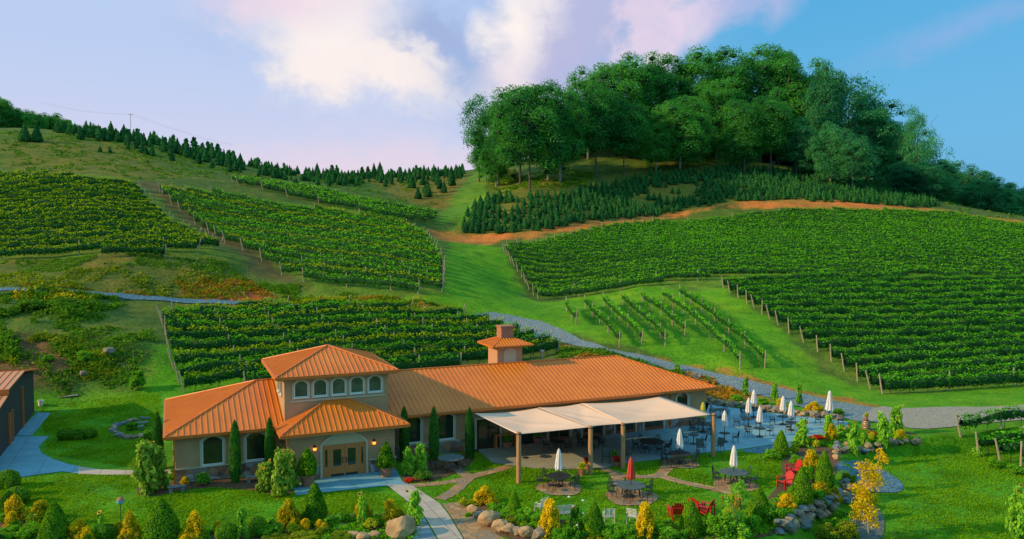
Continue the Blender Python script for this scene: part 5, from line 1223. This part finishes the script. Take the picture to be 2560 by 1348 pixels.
t_ = G(170,992); o = tag(obj('board',MB().box(-.9,.9,-.25,.25,0,.06).box(-.5,.9,.26,.6,.02,.08),M['vpost']),'weathered loose boards lying on the grass right of the barn','board'); o.location = t_; o.rotation_euler = (.05,-.08,.3)

# ================================================================= GARDEN PLANTS
def mpx(py): return (py-578)/17.0
PRO = {}
def proto(kind):
    if kind in PRO: return PRO[kind]
    rng = np.random.default_rng(sum(map(ord,kind))); 
    if kind == 'cone': me = [rev_mesh('foliage', [(.42,.0),(.5,.12),(.48,.3),(.38,.55),(.24,.78),(.10,.94),(.01,1.0)], 5200, .045, LM['cone'], rng, .5, .9, lump=.03)]
    elif kind == 'cypress': me = [rev_mesh('foliage', [(.30,.0),(.46,.15),(.5,.4),(.46,.65),(.32,.85),(.12,.97),(.01,1.0)], 4200, .05, LM['cyp'], rng, .5, .9, lump=.05)]
    elif kind == 'ball': me = [rev_mesh('foliage', [(.30,.0),(.46,.2),(.5,.48),(.44,.74),(.26,.93),(.01,1.0)], 2600, .06, LM['cone'], rng, .5, .9, lump=.03)]
    elif kind == 'potfir': me = [rev_mesh('foliage', [(.30,.0),(.48,.1),(.5,.3),(.36,.6),(.2,.82),(.01,1.0)], 1800, .09, LM['cone'], rng, .8, .7, lump=.1)]
    else:
        m = {'gold':'gold','leaf':'leaf','leafb':'leafb','leafp':'leafp','lime':'lime','weed':'weed','red':'redf','dark':'weedd'}[kind]
        out = []
        for v_ in range(3):
            bl = []
            if kind == 'gold':
                for i in range(34):
                    q_ = i/33; z = .05+.85*q_; r = (.40*(1-q_)**.7+.05)*math.sqrt(rng.random()); a = i*2.4+rng.normal()*.3; s = rng.uniform(.07,.13); bl.append((r*math.cos(a),r*math.sin(a),z,s,s,s*1.2))
                out.append(blob_mesh('foliage',bl,4200,.05,LM[m],.7,.8,rng,-.9,DARKG,aspect=1.5))
            elif kind in ('leafp','leafb'):
                for i in range(22):
                    z = .06+.86*i/21; r = .34*math.sqrt(rng.random())*(1.1-.5*z); a = i*2.4+rng.normal()*.4; s = rng.uniform(.07,.12); bl.append((r*math.cos(a),r*math.sin(a),z,s,s,s*.9))
                out.append(blob_mesh('foliage',bl,1150 if kind == 'leafp' else 1400,.12 if kind == 'leafp' else .1,LM[m],.5,.6,rng,-.7,aspect=1.5 if kind == 'leafp' else 1.15,inside=.5))
            else:
                for i in range(22):
                    a = i*2.4; r = .38*math.sqrt(rng.random()); s = rng.uniform(.10,.17); z = rng.uniform(.08,.5)+.3*(1-r/.38); bl.append((r*math.cos(a),r*math.sin(a),z,s,s,s*1.1))
                out.append(blob_mesh('foliage',bl,2600,.06,LM[m],.75,.75,rng,-.5,inside=.4))
        me = out
    PRO[kind] = me; return me
def stem(h, r, m='bark'):
    mb = MB(); mb.tube((0,0,-.1),(.02,.01,h),r,r*.6,6); return mb
def flower_head(t, x, y, z, tilt, r=.13):
    mb = MB(); n = 14; vs = [(0,0,0)]
    for k in range(2*n): a = math.pi*k/n; q = r*(1.0 if k % 2 == 0 else .62); vs.append((q*math.cos(a),q*math.sin(a),.02))
    mb.add(vs,[(0,1+k,1+(k+1)%(2*n)) for k in range(2*n)]); o = obj('flower_head',mb,M['yellowpetal'],t); o.location = (x,y,z); o.rotation_euler = tilt
    mb = MB(); mb.lathe([(r*.48,.021),(r*.42,.045),(r*.2,.055)],10); obj('seed_disc',mb,M['seed'],o)
def shrub(kind, px, py, h, w, label, group=None, name=None, cat='shrub', stemr=.04, flowers=0, z0=0, xy=None):
    x,y,z = G(px,py) if xy is None else (xy[0],xy[1],float(H(*xy)))
    t = thing(name or {'cone':'cone_shrub','cypress':'cypress_tree','ball':'round_shrub','gold':'golden_shrub','potfir':'potted_conifer','leafp':'sunflower_plant'}.get(kind,'leafy_shrub'),label,cat,(x,y,z+z0),random.uniform(0,6.28),group)
    c = link('foliage',random.choice(proto(kind)),t); c.scale = (w,w,h)
    ob = obj('stem',stem(h*.7,stemr),M['bark'],t)
    for k in range(flowers):
        a = random.uniform(0,6.28); r = w*.42*random.random(); zz = h*random.uniform(.6,1.02) if k else h*1.04; flower_head(t,r*math.cos(a),r*math.sin(a),zz,(R(60)*random.uniform(.6,1),0,random.uniform(-.8,.8)-t.rotation_euler.z),random.uniform(.11,.17))
    return t
random.seed(33)
for (px,py,h,w,lb) in ((787,1312,2.45,1.5,'large dark cone shaped evergreen in front of the entrance lawn'),(404,1352,2.3,1.9,'dark cone evergreen standing left of centre in the front bed'),(137,1358,2.3,1.5,'dark cone evergreen between golden shrubs at lower left'),(22,1290,1.5,1.3,'broad cone evergreen at the far lower left corner'),
    (1485,1346,2.0,1.25,'cone evergreen right of the climbing rose'),(1285,1298,1.7,.95,'narrow cone evergreen in the bed above the path edge boulders'),(1727,1336,2.0,1.3,'cone evergreen hiding the middle of the red chairs'),(1952,1142,2.0,1.2,'dark cone evergreen at the front edge of the open patio'),(1897,1306,2.0,1.5,'cone evergreen right of the young tree in the right bed'),(2004,1268,2.5,1.35,'tall cone evergreen beside the two red chairs'),(2060,1216,2.4,1.25,'cone evergreen beside the upper end of the blue gravel')):
    shrub('cone',px,py,h,w,lb)
for (px,py,h,w,lb) in ((640,1338,1.05,1.15,'clipped round shrub left of the golden shrub in the front bed'),(566,1352,.95,1.2,'clipped round shrub low at the bottom left of the front lawn'),(20,1222,1.2,1.5,'large clipped round shrub at the left edge by the walk'),(42,1262,1.1,1.5,'second clipped round shrub below the one at the left edge'),(90,1322,1.0,.9,'clipped round shrub between golden shrubs at the far left'),(266,1352,.85,1.2,'low clipped round shrub at the bottom, left of the bird feeder'),(32,1240,1.3,.9,'rounded shrub behind the pair at the left edge'),
    (165,1098,.9,1.3,'leftmost dark clipped shrub in the barn shadow'),(195,1098,.8,1.3,'middle dark clipped shrub in the barn shadow'),(225,1096,.85,1.2,'rightmost dark clipped shrub in the barn shadow')):
    shrub('ball',px,py,h,w,lb)
for (px,py,h,w,lb) in ((722,1328,1.75,1.7,'large golden shrub left of the big dark cone'),(487,1350,1.5,1.6,'golden shrub right of the dark cone in the front bed'),(327,1352,1.5,1.4,'golden shrub right of the bird feeder'),(200,1356,1.2,1.6,'low golden shrub at the bottom, right of the dark cone'),(104,1318,1.5,1.5,'golden shrub in front of the left round shrubs'),(38,1305,1.5,1.7,'golden shrub at the far lower left'),
    (1212,1262,1.1,1.8,'golden feathery shrub on the lawn above the path edge boulders'),(1374,1346,2.1,1.6,'tall golden shrub in front of the white bench'),(1612,1348,2.0,1.5,'tall golden shrub right of the white chairs'),(2027,1178,1.5,1.6,'golden shrub above the pair of red chairs'),(1968,1284,1.2,1.4,'golden shrub between the red chairs and the rock wall'),(2050,1245,.95,2.0,'low wide golden shrub below the right cone'),(2078,1100,1.3,1.15,'bright golden shrub at the patio end beside the red flowers'),(1832,1325,2.0,1.3,'golden shrub in front of the far red chair'),(2088,1262,1.0,1.0,'golden shrub tucked beside the retaining wall'),
    (905,1310,1.5,1.4,'golden green shrub behind the flat slab'),(976,1312,1.4,1.4,'golden shrub behind the huge boulder'),(2036,1032,1.0,2.2,'spreading golden shrub on the border behind the patio'),(1953,1020,.9,1.3,'small golden shrub behind the back right umbrella'),(462,1212,.5,.8,'small golden plant against the stone base of the wall'),(1475,1348,.7,1.4,'low golden clump at the bottom beside the rose')):
    shrub('gold',px,py,h,w,lb)
for (px,py,h,w,lb) in ((589,1207,4.25,.78,'slim cypress between the two left wing windows'),(676,1196,4.2,.74,'slim cypress just left of the porch'),(396,1172,4.1,.75,'slim cypress behind the tall sunflowers at the left corner'),(1011,1155,4.1,.72,'slim cypress just right of the porch'),(1085,1152,4.05,.75,'slim cypress left of the wide hall window'),(1174,1148,3.9,.72,'slim cypress at the left end of the shade sail')):
    shrub('cypress',px,py,h,w,lb,cat='cypress')
def pot(px,py,r,h,m='terra',z=0.035):
    x,y,z_ = G(px,py); return x,y
def potted(px,py,kind,h,w,lb,r=.38,ph=.6,base=.035):
    x,y,z = G(px,py); t = thing('potted_plant',lb,'potted plant',(x,y,z+base),random.uniform(0,6)); mb = MB(); mb.lathe([(r*.72,0),(r*.95,ph*.85),(r*1.06,ph*.86),(r*1.06,ph),(r*.9,ph),(r*.88,ph*.9)],18); obj('pot',mb,M['terra'],t)
    c = link('foliage',random.choice(proto(kind)),t); c.location = (0,0,ph*.9); c.scale = (w,w,h); return t
potted(769,1216,'potfir',1.9,1.2,'potted conifer left of the entrance doors',.5,.75); potted(965,1194,'potfir',1.8,1.15,'potted conifer right of the entrance doors',.42,.68)
potted(1268,1122,'leaf',.8,.7,'terracotta pot of green leaves under the left of the sail',.4,.5); potted(1344,1112,'leaf',.8,.8,'terracotta pot under the sail by the back wall',.4,.5)
potted(1455,1190,'lime',.75,.75,'lime green trailing plant in a pot beside the second sail post',.3,.4,0); potted(1470,1176,'red',.7,.7,'pot of red flowers behind the second sail post',.3,.4)
potted(1542,1168,'red',.6,.7,'pot of red flowers beside the third sail post',.3,.35); potted(1536,1160,'leaf',.8,.6,'leafy pot behind the red flowers near the third sail post',.3,.4)
x,y,z = G(2165,1078); t = thing('potted_plant','small pot plant standing on top of the barrel','potted plant',(x,y,.902)); mb = MB(); mb.lathe([(.1,0),(.16,.22),(.18,.23),(.15,.25)],12); obj('pot',mb,M['terra'],t); c = link('foliage',proto('lime')[0],t); c.location = (0,0,.2); c.scale = (.4,.4,.6)
for (px,py,h,w,fl,lb) in ((370,1236,3.3,2.1,3,'tall pale leaved sunflower plants at the left corner of the building'),(400,1225,2.7,1.5,2,'darker sunflower plant right of the tallest one at the left corner'),(662,1228,1.8,1.6,2,'shorter sunflower clump left of the porch downspout'),(706,1242,2.9,1.8,3,'tall drooping sunflower clump at the porch corner'),(728,1222,2.2,1.1,1,'sunflower clump behind the tall one at the porch corner')):
    shrub('leafp',px,py,h,w,lb,flowers=fl,cat='sunflower')
for (kind,px,py,h,w,fl,lb) in (('leafb',1022,1190,1.9,1.2,0,'broad leaved plant in the shade right of the porch'),('leafb',1052,1182,2.0,1.4,0,'larger broad leaved plant left of the round slatted table'),('leaf',508,1215,1.1,1.1,0,'green bush under the left window'),('leaf',440,1200,.9,1.0,0,'low bush behind the left stone bench'),
    ('leaf',345,978,2.6,1.7,0,'bright green sapling on the hillside left of the vineyard'),('leafb',2004,1116,2.1,1.5,3,'tall flowering leafy plant at the front edge of the patio'),('leafb',2070,1084,1.5,1.2,0,'leafy plant behind the bright golden shrub'),('leafb',2133,1135,2.3,1.2,2,'tall leafy plant rising over the stone edge'),('leafb',2242,1086,2.3,1.5,2,'sunflower plant at the end of the patio beside the gravel road'),('leafb',2205,1126,2.7,1.3,1,'tall leafy plant left of the last boulders'),
    ('leafb',2100,1092,1.0,1.4,3,'low leafy flowers right of the bright golden shrub'),('leafb',1864,990,1.8,.9,0,'leafy plant between the road and the furthest umbrella'),('leafb',1936,1000,1.6,1.1,0,'leafy plant on the road edge behind the patio'),('leafb',1999,1012,2.0,.8,0,'slender leafy plant on the road edge, right of the others'),('leafb',1692,930,.9,1.0,0,'small leafy plant behind the hall roof by the road'),('leaf',2095,1040,.8,1.3,0,'green bush right of the large umbrella'),('leaf',1905,1014,.9,1.6,0,'green bush on the stone border by the back umbrellas'),('leaf',1842,1002,.8,1.5,0,'green bush behind the corner of the patio'),
    ('leafb',905,1322,1.9,.8,1,'pale leaved flower stalk between slab and huge boulder'),('leafb',1035,1316,2.0,1.3,4,'flowering green plant between the huge boulder and the walk'),('leafb',250,1352,1.5,.7,1,'thin flowering stalks beside the bird feeder'),('leafb',607,1350,1.8,.8,0,'thin leafy stalks between two round shrubs'),
    ('leaf',1240,1290,1.1,1.3,0,'dark green mound left of the narrow cone'),('leaf',1262,1300,1.0,1.2,0,'green mound in front of the narrow cone'),('leaf',1310,1310,1.1,1.4,0,'green mound right of the narrow cone'),('leaf',1345,1322,1.0,1.3,0,'green mound left of the tall golden shrub'),('lime',1163,1268,.7,.9,0,'small lime yellow mound by the flagstone path'),
    ('leaf',1428,1350,1.1,1.4,0,'dark mound at the bottom below the rose'),('leaf',1395,1356,.9,1.3,0,'green mound in front of the tall golden shrub'),('leaf',1535,1350,1.0,1.4,0,'green mound right of the tall cone'),('leaf',1570,1352,.9,1.2,0,'green mound left of the right golden shrub'),('leaf',1660,1352,.9,1.5,0,'dark mound between golden shrub and cone'),('leaf',1695,1350,.8,1.2,0,'green mound left of the chair hiding cone'),
    ('leaf',1785,1346,1.5,1.6,0,'dense green bush right of the chair hiding cone'),('leafb',1815,1352,1.4,1.5,0,'light green bush at the bottom left of the right bed'),('leaf',1862,1335,1.6,1.7,0,'large dense bush between two golden shrubs'),('leafb',1850,1356,1.0,1.4,0,'light green bush at the bottom centre of the right bed'),('leaf',1930,1312,1.4,1.7,0,'dark bush right of the right bed cone'),('leaf',1965,1305,1.0,1.3,0,'dark bush above the retaining wall'),('leaf',2038,1262,1.3,1.6,0,'dark bush below the low golden shrub'),('leaf',2020,1210,1.5,1.2,0,'green bush between the two right cones'),('leaf',1990,1240,.9,1.0,0,'green bush left of the tall right cone'),
    ('leaf',2095,1340,1.3,1.6,0,'green bush at the bottom left of the young yellow tree'),('weed',2070,1352,1.2,1.5,0,'yellow green bush at the bottom right of the retaining wall'),('weed',2118,1352,1.6,1.4,0,'yellow green bush beside the yellow tree trunk'),('leaf',2100,1310,1.2,1.1,0,'small bush against the outer face of the retaining wall'),('weed',2120,1222,1.3,1.2,0,'yellow green bush at the top of the retaining wall'),('leaf',1932,1148,.9,1.4,0,'low green bush left of the patio edge cone'),('leaf',1990,1165,.9,1.2,0,'low dark bush above the golden shrub'),
    ('leaf',2490,1170,1.0,1.3,0,'round green bush under the second corner vine row'),('leaf',2542,1186,.9,1.4,0,'round green bush under the last corner vine row'),('leafb',2545,1345,3.0,1.7,5,'tall sunflower plant at the lower right corner'),('leafb',2445,1140,.7,1.2,0,'low plants at the foot of the corner vine rows'),
    ('leaf',80,1345,.9,1.6,0,'green mound below the golden shrubs at far left'),('leaf',20,1348,.8,1.6,0,'green mound in the lower left corner'),('leaf',370,1100,1.0,.9,0,'leafy plant at the right of the garden ring'),('leaf',330,1076,.9,1.2,0,'low plant inside the garden ring'),('red',1024,1206,.35,.8,0,'bright red low flowers at the corner of the walk'),('dark',1060,1200,.7,1.4,0,'dark reddish bush beside the red flowers'),('red',2043,1106,.7,1.4,0,'mound of crimson flowers at the patio end'),
    ('red',2178,1092,.5,.9,0,'red flowers at the foot of the barrel'),('weed',855,1350,.5,1.6,0,'low ground plants beside the flat slab'),('weed',760,1352,.5,1.8,0,'low ground plants below the big dark cone'),('weed',690,1352,.4,1.6,0,'low ground plants below the golden shrub'),('leaf',1170,1352-60,.3,.5,0,'tiny plant beside the flagstones'),('leaf',1445,1352,.9,1.1,0,'green mound beside the climbing rose'),('dark',150,770,1.6,4.0,0,'dark thicket below the gravel track'),('dark',90,775,1.6,4.0,0,'dark thicket at the left below the gravel track'),('dark',215,768,1.3,3.6,0,'dark thicket tapering off below the gravel track'),('leaf',210,905,1.5,1.6,0,'green bush in the rough ground above the barn'),('leaf',120,905,1.0,1.4,0,'small green bush above the barn roof')):
    shrub(kind,px,py,h,w,lb,name='sunflower_plant' if 'sunflower' in lb else 'flower_mound' if kind == 'red' else None,flowers=fl,cat='sunflower' if 'sunflower' in lb else 'flowers' if kind == 'red' else 'shrub')
# climbing rose on a support
t = shrub('leaf',1440,1340,2.3,.9,'climbing rose with pink and white blooms on a support',name='rose_bush',cat='rose')
for k in range(9):
    mb = MB(); mb.lathe([(.02,0),(.075,.03),(.08,.07),(.03,.09)],8); o = obj('rose_bloom',mb,M['umb'] if k % 3 else mat('pink_petals',(.6,.15,.15),.7),t); a = k*2.4; o.location = (.42*math.cos(a),.42*math.sin(a),.5+1.8*k/9)
# young broadleaf trees in the right bed
def young(px,py,h,cw,kindm,label,base,n,lobes,seed,leaf=.13,r=.05):
    x,y,z = G(px,py); t = thing('young_tree',label,'tree',(x,y,z)); rng = np.random.default_rng(seed)
    mb = MB(); mb.tube((0,0,-.1),(-.03*h,0,h*.5),r,r*.7,6); mb.tube((-.03*h,0,h*.5),(-.02*h,0,h*.95),r*.7,r*.2,5); bl = []
    for i in range(lobes):
        q = (i+.5)/lobes; zz = h*(base+(1-base)*q); rr = cw*.5*(.35+.9*math.sin(math.pi*min(q*.85+.12,1)))*rng.uniform(.3,.8); a = rng.random()*6.28; s = cw*rng.uniform(.14,.24); c = (rr*math.cos(a)-.03*h,rr*math.sin(a),zz)
        bl.append((*c,s,s,s*.8)); mb.tube((-.03*h,0,max(zz-.35,.3)),c,r*.3,r*.12,4)
    obj('trunk',mb,M['palebark'],t); link('crown',blob_mesh('crown',bl,n,leaf,LM[kindm],0,.8,rng,-.9,inside=.7),t)
young(2172,1356,4.6,1.9,'ytree','slender young tree with yellow and orange leaves on a pale trunk',.22,2600,26,1)
young(2196,1232,3.0,1.3,'ytree','thin sparse sapling behind the yellow tree over the blue gravel',.35,520,10,2,.12,.03)
young(1842,1350,3.3,1.7,'leafb','sparse green sapling in front of the eight-sided table',.3,1300,16,3,.12,.035)

random.seed(77)
BEDS = [([(0,1300),(160,1345),(300,1350),(600,1335),(760,1320),(860,1310),(1000,1310)],62,'front bed at lower left'),([(1240,1285),(1340,1315),(1500,1332),(1640,1338),(1800,1318),(1900,1295),(1960,1260)],55,'bed along the lower lawn edge'),([(1985,1125),(2060,1105),(2120,1092),(2200,1098),(2260,1104)],20,'bed at the end of the open patio')]
for P_, n_b, wh in BEDS:
    for k in range(n_b):
        s_ = random.random()*(len(P_)-1); i_ = int(s_); f_ = s_-i_; px = P_[i_][0]*(1-f_)+P_[i_+1][0]*f_; py = P_[i_][1]*(1-f_)+P_[i_+1][1]*f_+random.uniform(-10,22)
        kd_ = random.choice(['leaf','weed','lime','leafb','gold','weed','leaf']); nm_ = {'leaf':'green','weed':'olive green','lime':'lime green','leafb':'bright broad leaved','gold':'golden'}[kd_]
        shrub(kd_,px,py,random.uniform(.45,.95),random.uniform(.6,1.1),'low %s filler plant in the %s' % (nm_,wh),'low %s filler plants, %s' % (nm_,wh),name='low_plant',cat='plant')

# ================================================================= CAMERA, LIGHT, SKY
from mathutils import Vector
cam = bpy.data.cameras.new('camera'); co = bpy.data.objects.new('camera', cam); COL.objects.link(co)
co.location = (0,0,H0); co.rotation_euler = (R(90)-PITCH,0,0); cam.sensor_width = 36; cam.lens = 36*F/2560; cam.clip_end = 20000; S.camera = co
SUN_EL, sd = R(24), np.array([-1,-.25]); sd = sd/np.linalg.norm(sd)
sv = (sd[0]*math.cos(SUN_EL), sd[1]*math.cos(SUN_EL), math.sin(SUN_EL))
sl = bpy.data.lights.new('sun','SUN'); sl.energy = 5; sl.angle = R(.6); sl.color = (1,.70,.33); so = bpy.data.objects.new('sun', sl); COL.objects.link(so)
so.rotation_euler = Vector(sv).to_track_quat('Z','Y').to_euler(); so.location = (-40,0,40)
wd = bpy.data.worlds.new('World'); S.world = wd; wd.use_nodes = True; nt = wd.node_tree; N = nt.nodes.new; LK = nt.links.new; bg = nt.nodes['Background']
sk = N('ShaderNodeTexSky'); sk.sky_type = 'NISHITA'; sk.sun_disc = False; sk.sun_elevation = SUN_EL; sk.sun_rotation = math.atan2(sd[0], sd[1]); sk.altitude = 800; sk.dust_density = .6; sk.ozone_density = 1.4
geo = N('ShaderNodeTexCoord'); sx = N('ShaderNodeSeparateXYZ'); LK(geo.outputs['Generated'], sx.inputs[0])
def m_(op, a, b=0., c=0.):
    q = N('ShaderNodeMath'); q.operation = op
    for k, z in enumerate((a,b,c)):
        if isinstance(z, (int,float)): q.inputs[k].default_value = z
        else: LK(z, q.inputs[k])
    return q.outputs[0]
def sstep(x, a, b):
    q = N('ShaderNodeMapRange'); q.interpolation_type = 'SMOOTHSTEP'; LK(x, q.inputs[0]); q.inputs[1].default_value = a; q.inputs[2].default_value = b; return q.outputs[0]
az = m_('ARCTAN2', sx.outputs[0], sx.outputs[1]); el = m_('ARCSINE', sx.outputs[2])
def cmix(f, A, B):
    q = N('ShaderNodeMix'); q.data_type = 'RGBA'
    if isinstance(f, (int,float)): q.inputs['Factor'].default_value = f
    else: LK(f, q.inputs['Factor'])
    for s, z in (('A',A),('B',B)):
        if isinstance(z, tuple): q.inputs[s].default_value = (*z,1)
        else: LK(z, q.inputs[s])
    return q.outputs['Result']
def wnoise(scale, det, st=(1,1,2), off=(0,0,0), dist=0, rough=.55):
    mp = N('ShaderNodeMapping'); mp.inputs['Scale'].default_value = st; mp.inputs['Location'].default_value = off; LK(geo.outputs['Generated'], mp.inputs[0])
    n = N('ShaderNodeTexNoise'); n.inputs['Scale'].default_value = scale; n.inputs['Detail'].default_value = det; n.inputs['Distortion'].default_value = dist; n.inputs['Roughness'].default_value = rough; LK(mp.outputs[0], n.inputs['Vector']); return n.outputs['Fac']
K_ = .12
def c_(*rgb): return tuple(x/K_ for x in lin(*rgb))
skt = cmix(.75, sk.outputs[0], c_(70,178,232))
skt = cmix(m_('MAXIMUM', sstep(el, .35, .8), sstep(sx.outputs[1], .2, -.2)), skt, tuple(1.15*z_ for z_ in c_(140,200,232)))
skyhi = cmix(sstep(el, .0, .28), c_(110,180,226), skt)
haze = m_('MULTIPLY', m_('MULTIPLY', sstep(az, .32, -.10), sstep(az, -1.5, -.9)), sstep(el, .7, .30))
base = cmix(haze, skyhi, cmix(sstep(el, .02, .24), c_(214,214,238), c_(186,206,242)))
nz = wnoise(5, 6, (1,1,1.4), (3,1,0), .6); nf = wnoise(16, 7, (1,1,1.2), (1,5,2), .3, .62)
def px2ang(px, py):
    d = ray(px, py); d = d/np.linalg.norm(d); return math.atan2(d[0], d[1]), math.asin(d[2])
wa = m_('MULTIPLY_ADD', nz, .12, -.06); wb = m_('MULTIPLY_ADD', nf, .09, -.045)
def blob(px, py, rx, ry, rot=0, soft=(1.25,.55)):
    a0, e0 = px2ang(px, py); da = m_('ADD', m_('ADD', m_('SUBTRACT', az, a0), wa), wb); de = m_('ADD', m_('SUBTRACT', el, e0), m_('ADD', wb, m_('MULTIPLY', wa, .6)))
    c, s = math.cos(rot), math.sin(rot)
    X = m_('DIVIDE', m_('ADD', m_('MULTIPLY', da, c), m_('MULTIPLY', de, s)), rx/F); Y = m_('DIVIDE', m_('SUBTRACT', m_('MULTIPLY', de, c), m_('MULTIPLY', da, s)), ry/F)
    r = m_('SQRT', m_('ADD', m_('MULTIPLY', X, X), m_('MULTIPLY', Y, Y))); return sstep(r, *soft)
clouds = base
for (px,py,rx,ry,rot,soft,colr,op) in (
    (1150,140,560,150,-.1,(1.3,.2),(160,182,224),.85),
    (1420,80,260,150,.9,(1.3,.2),(192,188,222),.8),
    (820,60,230,170,-.6,(1.35,.15),(252,242,240),1.0),
    (930,180,280,90,-.16,(1.25,.3),(252,240,236),1.0),
    (700,0,200,60,0,(1.4,.1),(236,214,230),.7),
    (1050,70,90,40,.4,(1.4,.1),(150,172,216),.5),
    (1310,60,85,180,-.12,(1.4,.1),(254,244,240),1.0),
    (1120,80,75,55,.5,(1.4,.3),(164,182,222),.9), (1170,185,80,50,.6,(1.4,.3),(160,184,226),.8),
    (1270,190,90,50,.3,(1.5,.1),(244,228,232),.7),
    (1600,80,95,130,.3,(1.15,.6),(230,212,232),.9),
    (1720,60,130,60,.5,(1.2,.5),(232,214,234),.85),
    (1900,-10,130,60,.2,(1.3,.4),(190,190,230),.7),
    (2440,60,230,36,.28,(1.5,.1),(140,180,228),.75),
    (950,420,420,70,0,(1.6,.1),(240,216,226),.6)):
    clouds = cmix(m_('MULTIPLY', blob(px,py,rx,ry,rot,soft), m_('MULTIPLY', m_('MULTIPLY_ADD', nf, .9, .5), op)), clouds, c_(*colr))
LK(clouds, bg.inputs[0]); bg.inputs[1].default_value = K_
S.view_settings.view_transform = 'Standard'; S.view_settings.look = 'None'; S.view_settings.exposure = 0
try: S.cycles.max_bounces = 6; S.cycles.diffuse_bounces = 2; S.cycles.transmission_bounces = 2; S.cycles.transparent_max_bounces = 4; S.cycles.use_denoising = True
except Exception: pass
